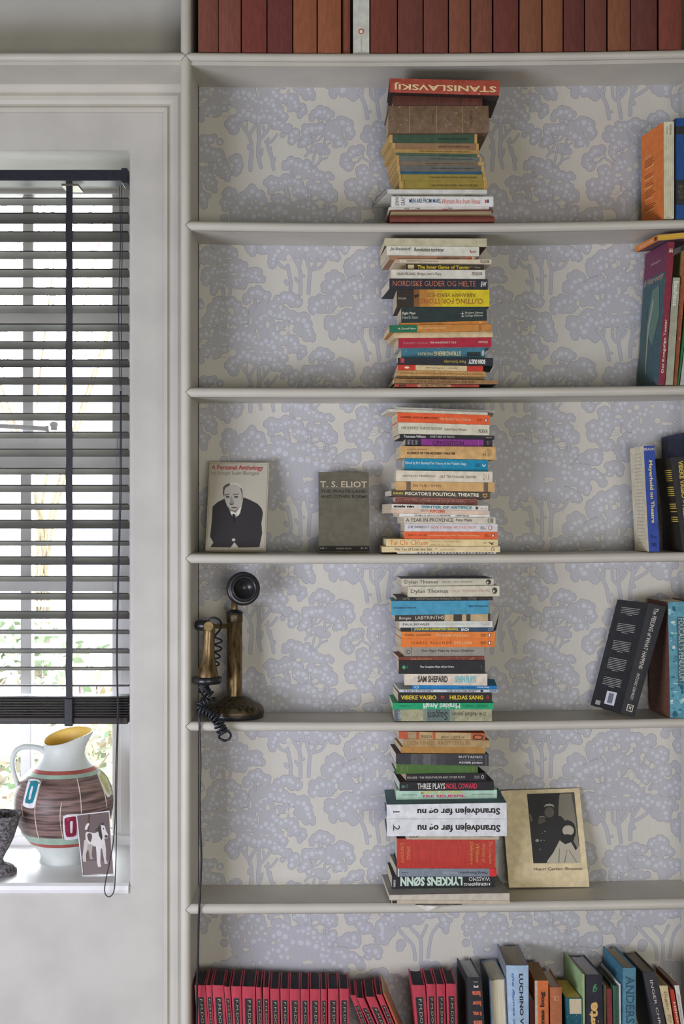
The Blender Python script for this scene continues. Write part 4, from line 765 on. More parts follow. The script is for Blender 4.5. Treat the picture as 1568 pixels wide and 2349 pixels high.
st3 = [
 dict(q=(300,1352,155,192,178,216), c=(182,178,168), d='very thin grey booklet', i=.006, yaw=-4, W=.12, b=[(700,1340,.1,.9,(140,138,130),'worn')]),
 dict(q=(238,1282,190,225,206,242), c=(200,196,174), d='thin cream booklet swung out to the left', i=.003, yaw=6, W=.13, p=(215,208,190)),
 dict(q=(328,1307,220,252,315,345), c=(226,92,46), d='bright orange paperback with dark capitals and white italics', i=.006, yaw=4, t=[('GABRIEL GARCÍA MÁRQUEZ',358,760,.4,.68,(112,40,28),'R',dict(bold=.01)),('One Hundred Years of Solitude',780,1105,.34,.68,(240,196,150),'R',dict(shear=.3)),('PENGUIN\nFICTION',1168,1225,.32,.62,(110,40,28))], s=[oval(1263,17,(120,46,34),.46,.2),oval(1263,9,(240,236,226),.46,.15)]),
 dict(q=(338,1299,332,352,442,458), c=(206,202,180), d='cream white paperback with grey capitals', i=.006, yaw=4, W=.125, t=[('ONE HUNDRED YEARS OF SOLITUDE',368,802,.42,.66,(120,114,100)),('Gabriel Garcia Marquez',822,1058,.32,.62,(110,104,92)),('PICADOR',1186,1280,.22,.58,(70,66,60))], b=[(1060,1098,.97,1,(60,56,50))]),
 dict(q=(352,1352,450,468,486,500), c=(38,38,42), d='thin black paperback with white lettering', i=.004, yaw=4, t=[('Tennessee Williams',395,626,.15,.8,(226,224,216),'R',dict(bold=.01)),('SWEET BIRD OF YOUTH',672,928,.25,.75,(216,214,206)),('PENGUIN',1264,1328,.3,.65,(200,196,186))]),
 dict(q=(412,1331,502,515,570,576), c=(44,42,50), d='paperback with bright purple band on black', i=.01, yaw=1, b=[(578,1238,0,1,(136,52,134)),(1184,1187,0,1,(176,110,170)),(1292,1326,.1,.9,(60,50,46))], t=[('OPPOSITION',698,1034,.22,.76,(60,26,58),'R',dict(bold=.01,serif=True)),('The New',432,465,.2,.85,(190,180,190),'D'),('Social',478,500,.2,.8,(190,180,190),'D'),('Library',508,545,.2,.8,(190,180,190),'D'),('EITY',1275,1288,.2,.8,(200,150,196),'D')]),
 dict(q=(360,1366,583,592,694,714), c=(204,164,106), d='thick tan worn paperback with bold black title', i=.002, W=.12, yaw=2.5, k='worn', bulge=.002, t=[('ALVIN B. KERNAN',425,632,.66,.78,(150,114,80)),('CLASSICS OF THE MODERN THEATER',425,940,.32,.52,(50,40,32),'R',dict(bold=.03)),('H',1228,1256,.25,.48,(70,56,44)),('HARCOURT',1278,1292,.2,.85,(90,106,100),'U'),('BRACE &',1296,1308,.25,.8,(90,106,100),'U'),('WORLD',1312,1322,.3,.7,(90,106,100),'U')]),
 dict(q=(402,1286,736,738,828,840), c=(16,132,168), d='bright blue paperback with white lettering', i=.014, yaw=0, W=.115, t=[('Edited by Eric Bentley/The Theory of the Modern Stage',412,1055,.46,.76,(206,226,226),'R',dict(bold=.008)),('PELICAN\nBOOKS',1152,1210,.4,.7,(20,70,90))], s=[(((1222,.7),(1240,.5),(1262,.66),(1256,.48),(1240,.4),(1228,.48)),(220,232,228))]),
 dict(q=(312,1333,828,850,942,954), c=(216,206,184), d='cream paperback with thin widely spaced capitals', i=.002, W=.12, yaw=0, t=[('VSEVOLOD MEJERHOLD',378,730,.38,.6,(96,88,78)),('DET TEATRALSKE TEATER',775,1160,.36,.58,(96,88,78)),('ETT 25',1236,1250,.2,.8,(120,110,98),'U'),('Odin',1258,1270,.3,.7,(120,110,98),'U'),('Teatrets',1282,1296,.2,.75,(120,110,98),'U')]),
 dict(q=(312,1354,942,965,1036,1054), c=(204,164,108), d='tan paperback with two dark grey bands', i=.002, yaw=3, b=[(422,468,0,1,(110,94,74)),(1240,1286,0,1,(110,94,74))], t=[('EN TUR I BYEN',492,786,.42,.68,(120,96,64))]),
 dict(q=(265,1309,1036,1060,1100,1130), c=(80,70,60), d='dark brown paperback with bold capitals and crest', i=.002, W=.122, yaw=5, p=(206,196,176), t=[('INNES',285,390,.34,.7,(206,184,80),'R',dict(bold=.03)),('PISCATOR’S POLITICAL THEATRE',408,1188,.26,.78,(226,220,196),'R',dict(bold=.03))], s=[([(1228,.75),(1278,.75),(1276,.35),(1254,.12),(1230,.35)],(190,156,80)),([(1236,.6),(1270,.6),(1268,.4),(1254,.28),(1238,.4)],(90,76,56))]),
 dict(q=(306,1172,1112,1128,1182,1198), c=(124,74,66), d='worn maroon paperback set back between its neighbours', i=.016, yaw=1, k='worn', t=[('THE CATCHER IN THE RYE  J.D. SALINGER',490,1030,.35,.7,(190,150,128))], b=[(308,1170,.08,.13,(170,120,100)),(308,1170,.85,.9,(170,120,100))]),
 dict(q=(268,1287,1182,1210,1232,1254), c=(212,206,194), d='cream paperback with bold black and teal capitals', i=.002, yaw=9, t=[('anais nin',288,502,.3,.78,(44,42,42),'R',dict(bold=.05)),('WINTER OF ARTIFICE',572,1120,.22,.8,(40,128,146),'R',dict(bold=.03,serif=True)),('Peter Owen',1210,1270,.3,.5,(80,70,64))], s=[oval(1166,14,(50,44,42),.5,.3)]),
 dict(q=(262,1303,1232,1255,1280,1296), c=(212,188,166), d='pinkish cream paperback with red condensed title', i=.006, yaw=9, t=[('NELSON',572,660,.5,.95,(150,120,110)),('POPCORN',670,825,.3,1.0,(196,76,60),'R',dict(bold=.03))]),
 dict(q=(348,1303,1280,1298,1314,1324), c=(222,220,212), d='thin white paperback with tiny black slab capitals', i=.008, yaw=5, t=[('THE SMILE AT THE FOOT OF THE LADDER',505,890,.3,.72,(84,80,78),'R',dict(bold=.02)),('HENRY MILLER',942,1085,.3,.72,(84,80,78),'R',dict(bold=.02))]),
 dict(q=(396,1366,1318,1324,1385,1390), c=(204,196,178), d='grey cream paperback with large thin black title', i=.004, yaw=5, t=[('A YEAR IN PROVENCE',418,918,.28,.86,(66,62,58)),('Peter Mayle',948,1115,.22,.82,(70,66,62))], s=[oval(1268,13,(110,104,94)),oval(1268,10,(204,196,178)),oval(1328,12,(120,114,104),.5,.4)], b=[(1285,1312,.2,.85,(90,84,76)),(1290,1307,.3,.75,(190,184,168))]),
 dict(q=(403,1386,1390,1392,1468,1472), c=(206,204,206), d='white paperback with black name and pink serif title', i=.004, yaw=2, t=[('D.W. WINNICOTT',440,665,.42,.76,(90,86,88)),('HOME IS WHERE WE START FROM',682,1155,.36,.74,(210,140,130)),('PENGUIN\nPSYCHOLOGY',1205,1262,.32,.68,(60,56,56))], s=[oval(1308,21,(186,90,70),.5,.26),oval(1308,12,(226,222,214),.5,.18)]),
 dict(q=(400,1380,1472,1476,1550,1554), c=(230,98,50), d='orange paperback with brown name and pale italic title', i=.004, yaw=2, t=[('IRVIN D. YALOM',440,632,.4,.64,(140,56,34)),('Love’s Executioner and Other Tales of Psychotherapy',648,1195,.32,.66,(246,196,150),'R',dict(shear=.3)),('PENGUIN\nPSYCHOLOGY',1248,1305,.3,.66,(120,46,30))], s=[oval(1338,17,(130,50,34),.5,.26),oval(1338,9,(236,232,224),.5,.18)]),
 dict(q=(208,1390,1552,1556,1630,1628), c=(224,200,148), d='pale yellow paperback with large orange serif title', i=.0, W=.14, yaw=2, k='worn', t=[('Tai Chi Ch’uan',248,648,.2,.86,(214,120,66)),('Horwitz, Kimmelman',672,990,.52,.9,(180,156,104)),('with H.H. Lui',672,880,.05,.42,(180,156,104)),('WILDWOOD',1232,1275,.4,.58,(110,86,60))], s=[(((1290,.62),(1325,.5),(1345,.62),(1345,.5),(1328,.42),(1345,.3),(1318,.2),(1318,.36),(1290,.5)),(50,44,36))]),
 dict(q=(166,1413,1632,1630,1692,1688), c=(222,202,158), d='longest pale cream paperback with torn left corner', i=-.004, W=.14, yaw=1, t=[('The Tao of Love and Sex',293,692,.3,.8,(92,84,70)),('JOLAN CHANG',775,925,.28,.52,(170,150,116)),('~',728,745,.5,.7,(60,52,44))], s=[oval(1335,19,(70,62,50),.5,.32),oval(1335,14,(222,202,158),.5,.22)]),
 dict(q=(328,1372,1692,1690,1722,1720), c=(198,198,194), d='slim book with black and white scribbled spine', i=.004, yaw=2, b=[(540+i*34, 540+i*34+18, .1+.12*(i % 3), .9-.1*(i % 2), (70,70,72)) for i in range(24)]),
]
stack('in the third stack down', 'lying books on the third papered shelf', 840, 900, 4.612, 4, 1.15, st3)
st4 = [
 dict(q=(370,1345,172,170,243,236), c=(196,192,172), d='slim cream paperback with serif title and round emblem', i=.006, W=.125, yaw=2, bd=(100,104,112), t=[('Dylan Thomas',404,756,.2,.8,(84,82,72)),('SELECTED POEMS',800,1118,.38,.68,(130,130,122))], s=[oval(1290,28,(60,60,58),.5,.38),oval(1280,10,(200,196,176),.42,.16)]),
 dict(q=(438,1407,256,245,362,344), c=(206,200,178), d='thicker cream paperback with serif title and emblem', i=.0, W=.125, yaw=4, t=[('Dylan Thomas',468,864,.26,.72,(80,78,70)),('COLLECTED POEMS 1934-1952',890,1308,.4,.66,(190,150,140))], s=[oval(1355,28,(60,60,58),.54,.3),oval(1345,10,(206,200,178),.48,.13)]),
 dict(q=(316,1334,366,360,402,394), c=(48,46,44), d='thin black scuffed paperback', i=.004, yaw=2, k='worn', t=[('SARTRE',385,458,.2,.8,(150,146,130)),('EXISTENTIALISM AND HUMAN EMOTIONS',530,1000,.2,.8,(150,146,130)),('CITADEL',1075,1165,.2,.8,(150,146,130))]),
 dict(q=(263,1292,408,402,550,543), c=(72,152,182), d='thick light blue paperback with small dark lettering', i=.002, W=.13, yaw=0, t=[('ORGASMENS FUNKTION',282,526,.46,.58,(40,80,104),'R',dict(bold=.015)),('BIBLIOTEK RHODOS',1082,1282,.52,.64,(30,60,84),'R',dict(bold=.015))]),
 dict(q=(303,1309,560,544,617,602), c=(64,60,54), d='dark brown paperback with cream photographic right half', i=.004, yaw=2, b=[(825,1285,0,1,(190,168,126)),(920,1010,0,1,(60,56,52)),(1055,1100,0,1,(66,62,56))], t=[('Borges',348,470,.2,.75,(212,206,190),'R',dict(bold=.01)),('LABYRINTHS',514,820,.3,.85,(216,208,186))]),
 dict(q=(348,1333,624,620,690,684), c=(212,212,202), d='white paperback with black and pale green capitals', i=.006, yaw=2, t=[('PAUL BOWLES',382,664,.36,.7,(54,50,48),'R',dict(serif=True)),('THE SHELTERING SKY',700,1128,.36,.72,(176,200,180)),('PALADIN',1214,1304,.4,.64,(150,150,160))], b=[(1209,1309,.26,.29,(110,110,130)),(1209,1309,.76,.79,(110,110,130))]),
 dict(q=(360,1332,691,688,728,724), c=(48,76,100), d='slim navy paperback with yellow title, curled corner', i=.006, yaw=3, b=[(360,474,0,1,(42,38,38)),(474,480,0,1,(150,170,180))], t=[('JONATHAN LIVINGSTON SEAGULL',505,975,.12,.9,(214,206,60),'R',dict(bold=.03)),('BACH',1002,1082,.15,.85,(226,226,220),'R',dict(bold=.03))], s=[oval(1305,22,(120,140,160),.5,.34),oval(1305,14,(48,76,100),.5,.2)]),
 dict(q=(370,1360,733,735,802,802), c=(232,130,56), d='orange paperback with brown capitals and white italics', i=.004, yaw=4, t=[('ISABEL ALLENDE',404,680,.38,.68,(130,66,30)),('The Stories of Eva Luna',736,1078,.34,.7,(246,214,170),'R',dict(shear=.3)),('PENGUIN\nFICTION',1208,1265,.28,.68,(110,56,34))], s=[oval(1300,18,(120,60,40),.5,.3),oval(1300,10,(240,236,226),.5,.22)]),
 dict(q=(366,1356,806,806,888,892), c=(230,124,52), d='orange paperback with widely spaced title', i=.006, yaw=4, t=[('I S A B E L   A L L E N D E',478,898,.36,.66,(130,66,30)),('EVA LUNA',930,1118,.34,.68,(244,206,160)),('PENGUIN\nFICTION',1208,1265,.34,.68,(110,56,34))], s=[oval(1300,18,(120,60,40),.5,.26),oval(1300,10,(240,236,226),.5,.18)]),
 dict(q=(402,1247,896,895,992,978), c=(150,146,134), d='grey paperback with black round lettering', i=.012, yaw=5, W=.12, t=[('Five Major Plays by Anton Chekhov',585,1136,.4,.76,(50,48,46))], s=[oval(444,20,(60,58,54),.5,.22),oval(444,14,(150,146,134),.5,.15)], b=[(474,478,.1,.95,(60,58,54))]),
 dict(q=(340,1247,1000,993,1037,1034), c=(122,62,50), d='slim rust brown worn paperback', i=.008, yaw=4, k='worn', t=[('GARCÍA LORCA',468,690,.15,.75,(206,150,110))], b=[(1118,1140,.2,.8,(160,100,80))]),
 dict(q=(342,1252,1040,1035,1174,1174), c=(38,39,42), d='thick black paperback with small white title', i=.006, yaw=0, t=[('The Complete Plays of Joe Orton',566,924,.42,.6,(230,230,228),'R',dict(bold=.02)),('E',1212,1220,.35,.65,(60,150,90)),('H',412,438,.38,.62,(60,140,90))], s=[([(376,.5),(392,.65),(408,.6),(408,.4),(392,.34)],(70,170,110))]),
 dict(q=(402,1278,1180,1178,1290,1300), c=(214,204,186), d='white paperback with tall black condensed name', i=.006, yaw=-1, k='worn', t=[('SAM SHEPARD',543,858,.26,.82,(60,56,54),'R',dict(bold=.03)),('SEVEN PLAYS',935,1158,.24,.8,(90,190,206),'R',dict(bold=.02))], b=[(1015,1075,.1,.9,(214,204,186))]),
 dict(q=(485,1378,1300,1305,1342,1344), c=(22,124,184), d='slim bright blue paperback upside down', i=.006, yaw=-4, t=[('Peter Brook',1170,1292,.3,.75,(220,228,230),'L',dict(bold=.02)),('The Empty Space',975,1150,.3,.7,(20,70,120),'L')], s=[oval(530,24,(190,210,220),.5,.36),oval(530,16,(22,124,184),.5,.22)]),
 dict(q=(348,1382,1344,1344,1372,1376), c=(196,202,210), d='thin pale blue white paperback with dark capitals', i=.002, yaw=4, t=[('A TASTE OF HONEY',392,708,.1,.85,(50,54,60)),('SHELAGH DELANEY',852,1162,.1,.85,(50,54,60))], s=[oval(1220,16,(40,40,44),.5,.4)], b=[(1300,1375,.2,.8,(110,130,150),'worn')]),
 dict(q=(335,1326,1376,1377,1478,1482), c=(42,38,38), d='black paperback with bold yellow capitals', i=.002, yaw=3, W=.125, t=[('VIBEKE VASBO',358,740,.3,.72,(222,196,60),'R',dict(bold=.03,serif=True)),('HILDAS SANG',875,1234,.3,.72,(222,196,60),'R',dict(bold=.03,serif=True)),('8',1268,1296,.34,.7,(186,60,60))], b=[(786,824,.4,.5,(176,60,56)),(786,824,.56,.66,(176,60,56))]),
 dict(q=(276,1347,1486,1486,1548,1554), c=(26,160,108), d='green paperback with white title upside down', i=-.002, yaw=1, W=.13, t=[('Mirakleti Amalfi',598,990,.12,.95,(220,236,220),'L',dict(bold=.02)),('VIBEKE VASBO',1018,1282,.3,.74,(20,110,76),'L'),('GYLDENDAL',345,465,.4,.62,(20,110,76),'L')]),
 dict(q=(293,1326,1556,1553,1640,1638), c=(162,160,128), d='mottled beige and blue green book, upside down', i=.0, W=.13, yaw=0, k='worn', b=[(293,350,0,1,(90,104,108)),(350,372,0,1,(130,140,130)),(600,640,0,1,(130,140,124)),(640,880,0,1,(96,116,112)),(880,930,0,1,(134,142,122))], t=[('Sagen',640,858,.1,.95,(44,48,46),'L',dict(serif=True)),('Erik Aalbæk Jensen',905,1262,.4,.85,(74,74,62),'L',dict(shear=.3)),('SB',335,375,.2,.9,(170,176,170),'D')]),
]
r4 = stack('in the fourth stack down', 'lying books on the telephone shelf', 840, 1290, 4.612, 5, 1.1, st4)
# curled cover corner of the slim navy paperback
Bn = r4[6]['B']; q = MB(); pts = []; 
for k in range(9):
    t = k/8; a = P(840+(1338+58*math.sin(t*1.3))/4.612, 1290+(724-176*t)/4.612, .010+.01*t); wdt = (30*(1-t)+3)/4.612*S
    pts += [a, a+Vector((wdt, .004, 0)), a+Vector((wdt, .005, 0)), a+Vector((0, .001, 0))]
fs = [(4*k+j, 4*k+(j+1) % 4, 4*k+4+(j+1) % 4, 4*k+4+j) for k in range(8) for j in range(4)]+[(0, 1, 2, 3), (35, 34, 33, 32)]
mesh_obj('curled_corner', pts, fs, M((52, 48, 46), .5), Bn.root)
st5 = [
 dict(q=(345,1258,84,98,160,172), c=(190,92,56), d='orange paperback with cream panels, cut off by the shelf above', i=.008, yaw=5, b=[(440,528,0,1,(170,146,108)),(560,700,0,1,(190,164,118)),(730,1108,0,1,(190,164,118))], t=[("HITLER'S WAR",785,1030,.1,.5,(70,54,44),'L'),('FACTORY 46',575,690,.15,.6,(80,60,50),'L')], s=[oval(1180,56,(60,44,36),.35,.4),oval(1180,42,(190,110,70),.35,.26)]),
 dict(q=(388,1304,162,174,238,244), c=(178,150,104), d='frayed tan paperback with ragged cracked spine', i=.006, yaw=5, k='worn', bulge=.002, t=[('DEN UNGE ARISTOTELES',430,1100,.3,.8,(150,116,70))]),
 dict(q=(365,1257,244,250,316,324), c=(178,132,68), d='plain ochre brown paperback', i=.01, yaw=5),
 dict(q=(312,1292,316,324,416,436), c=(58,58,62), d='black and grey photographic paperback with white capitals', i=.002, W=.13, yaw=4, p=(214,206,190), b=[(470,540,0,1,(84,84,86)),(540,600,0,1,(72,72,76)),(600,680,0,1,(100,100,100)),(680,740,0,1,(78,78,82)),(740,840,0,1,(66,66,70)),(1262,1266,0,1,(130,130,140))], t=[('BUTTADEO',976,1226,.66,.86,(214,212,210),'R',dict(bold=.01)),('en biografi om',985,1222,.42,.56,(110,120,120)),('ASGER JORN',976,1224,.14,.34,(228,226,224),'R',dict(bold=.02))]),
 dict(q=(316,1177,420,440,522,534), c=(78,114,56), d='dull green cloth hardback with faint gilt lettering', i=.008, yaw=3, hard=True, k='cloth', t=[('SHELLEY',365,385,.25,.8,(150,150,80),'D'),('POEMS',420,440,.25,.8,(150,150,80),'D'),('OXFORD',1110,1130,.2,.85,(150,150,80),'D')]),
 dict(q=(420,1265,534,520,598,610), c=(40,38,42), d='black paperback with small white serif title', i=.008, yaw=7, p=(206,176,146), t=[('MOLIERE · THE MISANTHROPE AND OTHER PLAYS',432,1042,.36,.66,(206,200,190)),('PENGUIN\nCLASSICS',1140,1195,.3,.66,(190,186,176))], s=[oval(1228,14,(200,196,186),.5,.24),oval(1228,8,(40,38,42),.5,.16)]),
 dict(q=(350,1347,616,610,692,697), c=(38,37,40), d='black paperback with white and red art deco lettering', i=.002, W=.12, yaw=4, p=(200,206,196), t=[('THREE PLAYS',538,832,.18,.84,(220,216,206),'R',dict(bold=.02)),('NOEL COWARD',845,1170,.2,.82,(214,60,86),'R',dict(bold=.02))], s=[([(366,.4),(380,.7),(400,.55),(416,.62),(400,.3)],(90,120,106))], b=[(422,436,.3,.75,(70,84,80))]),
 dict(q=(314,1380,705,698,806,802), c=(180,214,192), d='mint green paperback with yellow and magenta title', i=.0, W=.12, yaw=0, t=[('LARS NORÉN',372,528,.46,.6,(80,90,84)),('MOD TIL AT DRÆBE ...',575,1048,.56,.92,(216,196,90),'R',dict(bold=.02)),('TRE SKUESPiL',582,1046,.2,.5,(214,60,116),'R',dict(bold=.03)),('GYLDENDAL',1112,1346,.44,.54,(90,100,96))]),
 dict(q=(214,1482,856,836,1004,1004), c=(226,228,230), d='large white glossy hardback numbered one, title upside down', i=-.004, W=.15, yaw=0, hard=True, bd=(90,120,130), p=(206,200,186), gap=0, t=[('Strandvejen før og nu',538,1412,.26,.82,(40,38,38),'L',dict(bold=.03)),('1',284,350,.4,.6,(36,34,34),'D',dict(serif=True))]),
 dict(q=(216,1484,1008,1008,1160,1160), c=(226,228,230), d='large white glossy hardback numbered two, title upside down', i=-.004, W=.15, yaw=0, hard=True, bd=(70,110,160), p=(206,200,186), t=[('Strandvejen før og nu',540,1414,.24,.8,(40,38,38),'L',dict(bold=.03)),('2',284,352,.3,.7,(36,34,34),'D',dict(serif=True))]),
 dict(q=(422,1402,1162,1162,1214,1204), c=(190,178,154), d='slim beige paperback half hidden under white hardbacks', i=.01, yaw=4, t=[('PICADOR',452,545,.3,.9,(60,54,48),'L'),('MYSTERIES  Knut Hamsun',1078,1340,.4,.9,(110,100,86),'L')]),
 dict(q=(322,1362,1214,1216,1524,1528), c=(190,62,52), d='very thick red cloth hardback with gold script', i=.004, W=.145, yaw=1, hard=True, k='cloth', bulge=.004, bd=(60,54,54), t=[('The Complete',1284,1330,.16,.92,(214,150,80),'D',dict(shear=.3)),('Works of',1222,1258,.2,.84,(214,150,80),'D',dict(shear=.3)),('William',1155,1192,.22,.84,(214,150,80),'D',dict(shear=.3)),('Shakespeare',1085,1132,.14,.92,(214,150,80),'D',dict(shear=.3)),('SPRING',425,462,.28,.76,(206,140,80),'D',dict(shear=.3)),('Literature',362,408,.2,.86,(206,140,80),'D',dict(shear=.3))]),
 dict(q=(318,1374,1530,1533,1610,1608), c=(128,138,148), d='grey blue paperback with bright red right end', i=.0, W=.125, yaw=5, b=[(1300,1374,0,1,(220,50,50)),(318,345,0,1,(210,210,210)),(300+18,330,0,1,(30,30,34))], t=[('Making Shakespeare',990,1278,.28,.72,(56,62,70),'L'),('TIFFANY STERN',808,972,.34,.62,(196,202,206),'L'),('Routledge',366,440,.36,.6,(80,88,96),'L')]),
 dict(q=(270,1357,1612,1610,1744,1742), c=(38,39,42), d='black paperback with huge pale condensed capitals upside down', i=.0, W=.13, yaw=3, t=[('LYKKENS SØNN',358,1015,.14,.95,(200,222,206),'L',dict(bold=.05)),('HERBJØRG',1030,1306,.12,.46,(222,224,220),'L',dict(bold=.02)),('WASSMO',1082,1306,.55,.92,(222,224,220),'L'),('GYLDENDAL',286,308,.1,.7,(210,210,206),'D',dict(bold=.03))]),
 dict(q=(243,1513,1812,1792,1862,1868), c=(200,192,176), d='large cream magazine with grey blue cover', i=-.012, W=.16, yaw=4, bd=(158,160,156), p=(204,192,172)),
 dict(q=(266,1518,1866,1870,1906,1908), c=(196,184,162), d='large magazine with dark cover corner, resting on the shelf', i=-.012, W=.16, yaw=3, bd=(96,86,76), p=(200,186,164), b=[(272,322,.1,.9,(50,42,38))]),
]
for k_, i_ in enumerate((.036, .034, .036, .03, .038, .036, .032, .04, -.004, -.004, .02, .03, .03, .036, -.012, -.012)): st5[k_]['i'] = i_
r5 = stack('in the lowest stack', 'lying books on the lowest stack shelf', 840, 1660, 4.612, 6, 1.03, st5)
# loose sheet of paper under the pile
zt6 = shelf_top(6, 985)
def sheet():
    a = P(840+522/4.612, 2074, -.011); b_ = P(840+1010/4.612, 2074, -.011)
    q = MB(); vs = [(a.x, -.0005, zt6+.0002), (b_.x, -.0005, zt6+.0002), (b_.x, -.0115, zt6-.0003), (a.x, -.0115, zt6-.0003)]
    t = P(840+645/4.612, 1660+1985/4.612, -.016); m1 = P(840+760/4.612, 1660+1935/4.612, -.017)
    vs += [(t.x, t.y, t.z), (m1.x, m1.y, m1.z)]
    q.add(vs, [(0, 1, 2, 3), (3, 2, 5, 4)]); o = q.build('paper_sheet', M((224, 220, 214), .7))
    s_ = o.modifiers.new('thick', 'SOLIDIFY'); s_.thickness = .0003
    tag(o, 'loose white paper sheet poking out under the lowest magazine', 'paper')
sheet()
# ---------------------------------------------------------------- face-out books
def inv(q, X, Y):
    """crop coordinates -> (h, v) inside the picture quad q = TL, TR, BR, BL"""
    h, v = .5, .5
    for _ in range(12):
        TL, TR, BR, BL = q
        fx = (BL[0]*(1-h)+BR[0]*h)*(1-v)+(TL[0]*(1-h)+TR[0]*h)*v-X; fy = (BL[1]*(1-h)+BR[1]*h)*(1-v)+(TL[1]*(1-h)+TR[1]*h)*v-Y
        a = (BR[0]-BL[0])*(1-v)+(TR[0]-TL[0])*v; b_ = (TL[0]*(1-h)+TR[0]*h)-(BL[0]*(1-h)+BR[0]*h)
        c_ = (BR[1]-BL[1])*(1-v)+(TR[1]-TL[1])*v; d_ = (TL[1]*(1-h)+TR[1]*h)-(BL[1]*(1-h)+BR[1]*h)
        det = a*d_-b_*c_; h -= (fx*d_-b_*fy)/det; v -= (a*fy-c_*fx)/det
    return h, v
def poly(q, s):
    v = nums(s); return [inv(q, v[i], v[i+1]) for i in range(0, len(v)-1, 2)]
def pel(q, cx, cy, a, b_, n=16): return [inv(q, cx+a*math.cos(2*math.pi*i/n), cy+b_*math.sin(2*math.pi*i/n)) for i in range(n)]
def faceout(name, label, cat, px, yb, yt, th, shelfz, col, gain, **kw):
    TL, TR, BR, BL = px
    q = [P(*BL, yb[0]), P(*BR, yb[1]), P(*TR, yt[1]), P(*TL, yt[0])]
    if shelfz is not None:
        q[0].z = q[1].z = shelfz
    cam_p = Vector((0, -D, Z0)); n0 = (q[1]-q[0]).cross(q[2]-q[0]); r_ = q[3]-cam_p; q[3] = cam_p+r_*((q[0]-cam_p).dot(n0)/r_.dot(n0))
    nrm = (q[1]-q[0]).cross(q[3]-q[0]).normalized()
    if nrm.y < 0: nrm = -nrm
    if nrm.z < 0: q[0].z -= nrm.z*th; q[1].z -= nrm.z*th
    B = Book(*q, nrm*th, False, 'face')
    if name == 'book': return book('book', label, B, col, gain=gain, **kw)
    root = empty(name, (q[0]+q[1])/2, label, cat); B.root = root; B.gain = gain
    qb = MB(); f = q; bk = [v+nrm*th for v in q]; qb.add(f+bk, [(0,1,2,3),(7,6,5,4),(0,4,5,1),(1,5,6,2),(2,6,7,3),(3,7,4,0)])
    qb.build('card', M(col, .5, gain, 'plain', 0, 50, .04), root)
    return B
z4 = lambda px: shelf_max(4, px-90, px+90)+.0007
q = ((175,138),(652,145),(622,858),(142,850))
B = faceout('book', 'cream book standing face out with a dark suited man on its cover', 'book', ((480.2,1060),(617,1061.6),(608.5,1266),(470.7,1264)), (.058,.058), (.118,.118), .016, z4(540), (178,170,150), 1.15, pages=(196,186,160), hard=True)
fr_ = "186,152,640,160,612,842,156,836"
SUIT = (52,50,52); SKN = (172,168,156); BGc = (178,174,158)
picture(B, [(poly(q, "183,150,643,157,615,845,152,839"), (128,112,92)), (poly(q, "185,152,641,159,613,843,154,837"), BGc),
 (poly(q, "290,440,300,430,345,560,375,600,420,560,447,428,500,450,560,482,592,520,602,560,590,640,596,720,573,832,408,832,372,790,342,830,182,826,206,788,180,742,195,600,200,500,240,465"), SUIT),
 (poly(q, "286,372,292,332,330,310,380,308,424,328,440,372,441,430,424,500,385,548,346,542,314,492,292,430"), SKN),
 (poly(q, "282,392,284,345,306,322,338,312,336,330,304,348,294,372,292,430"), (78,76,74)),
 (poly(q, "340,312,380,306,424,326,440,366,432,362,408,334,372,322,345,326"), (196,192,182)),
 (poly(q, "420,345,434,360,440,400,436,420,428,380"), (90,86,82)),
 (poly(q, "294,404,336,396,338,404,298,414"), (96,92,88)), (poly(q, "362,402,410,396,412,404,364,410"), (96,92,88)),
 (pel(q, 320, 424, 15, 8), (70,66,66)), (pel(q, 388, 424, 17, 8), (70,66,66)),
 (poly(q, "344,420,352,420,372,478,352,486,334,478"), (146,140,130)), (poly(q, "334,478,372,478,360,490,342,490"), (88,84,80)),
 (poly(q, "350,508,372,504,398,510,396,516,352,516"), (84,78,76)), (poly(q, "318,500,345,545,385,550,420,505,385,532,346,528"), (128,122,114)),
 (pel(q, 437, 430, 8, 26), (150,144,134)),
 (poly(q, "342,548,352,540,388,556,378,600,360,585"), (216,212,200)), (poly(q, "388,552,424,505,430,512,408,576,396,578"), (216,212,200)), (poly(q, "356,566,372,560,384,580,376,640,366,620"), (40,38,40)),
 (pel(q, 368, 770, 14, 12), (190,184,172)), (poly(q, "358,822,376,790,404,828,380,824"), (190,186,174))], name='printed_portrait')
h0, v0 = inv(q, 190, 210); h1, v1 = inv(q, 602, 172); text(B, 'A Personal Anthology', h0, h1, v0-.004, v1+.004, (176,66,74), bold=.012, serif=False, lift=EPS*9)
h0, v0 = inv(q, 190, 252); h1, v1 = inv(q, 568, 218); text(B, 'by Jorge Luis Borges', h0, h1, v0, v1, (150,144,132), lift=EPS*9)
q = ((1045,220),(1447,222),(1452,868),(1047,868))
B = faceout('book', 'plain grey green paperback standing face out with serif capitals at its top', 'book', ((730,1083),(845.3,1083.7),(846.8,1269),(730.5,1269)), (.058,.058), (.112,.112), .008, z4(790), (106,102,88), 1.1, pages=(190,176,140), ctype='plain')
X = lambda a: (a-1046)/404; Y = lambda a: 1-(a-221)/647
picture(B, [([(0.012, Y(818)), (.995, Y(818)), (.995, .012), (.012, .012)], (44,44,44))], name='printed_band')
text(B, 'T. S. ELIOT', X(1060), X(1436), Y(346), Y(296), (206,194,168), bold=.01, serif=True)
text(B, 'THE WASTE LAND', X(1062), X(1435), Y(390), Y(364), (60,60,56), bold=.012, serif=True)
text(B, 'AND OTHER POEMS', X(1062), X(1437), Y(434), Y(408), (60,60,56), bold=.012, serif=True)
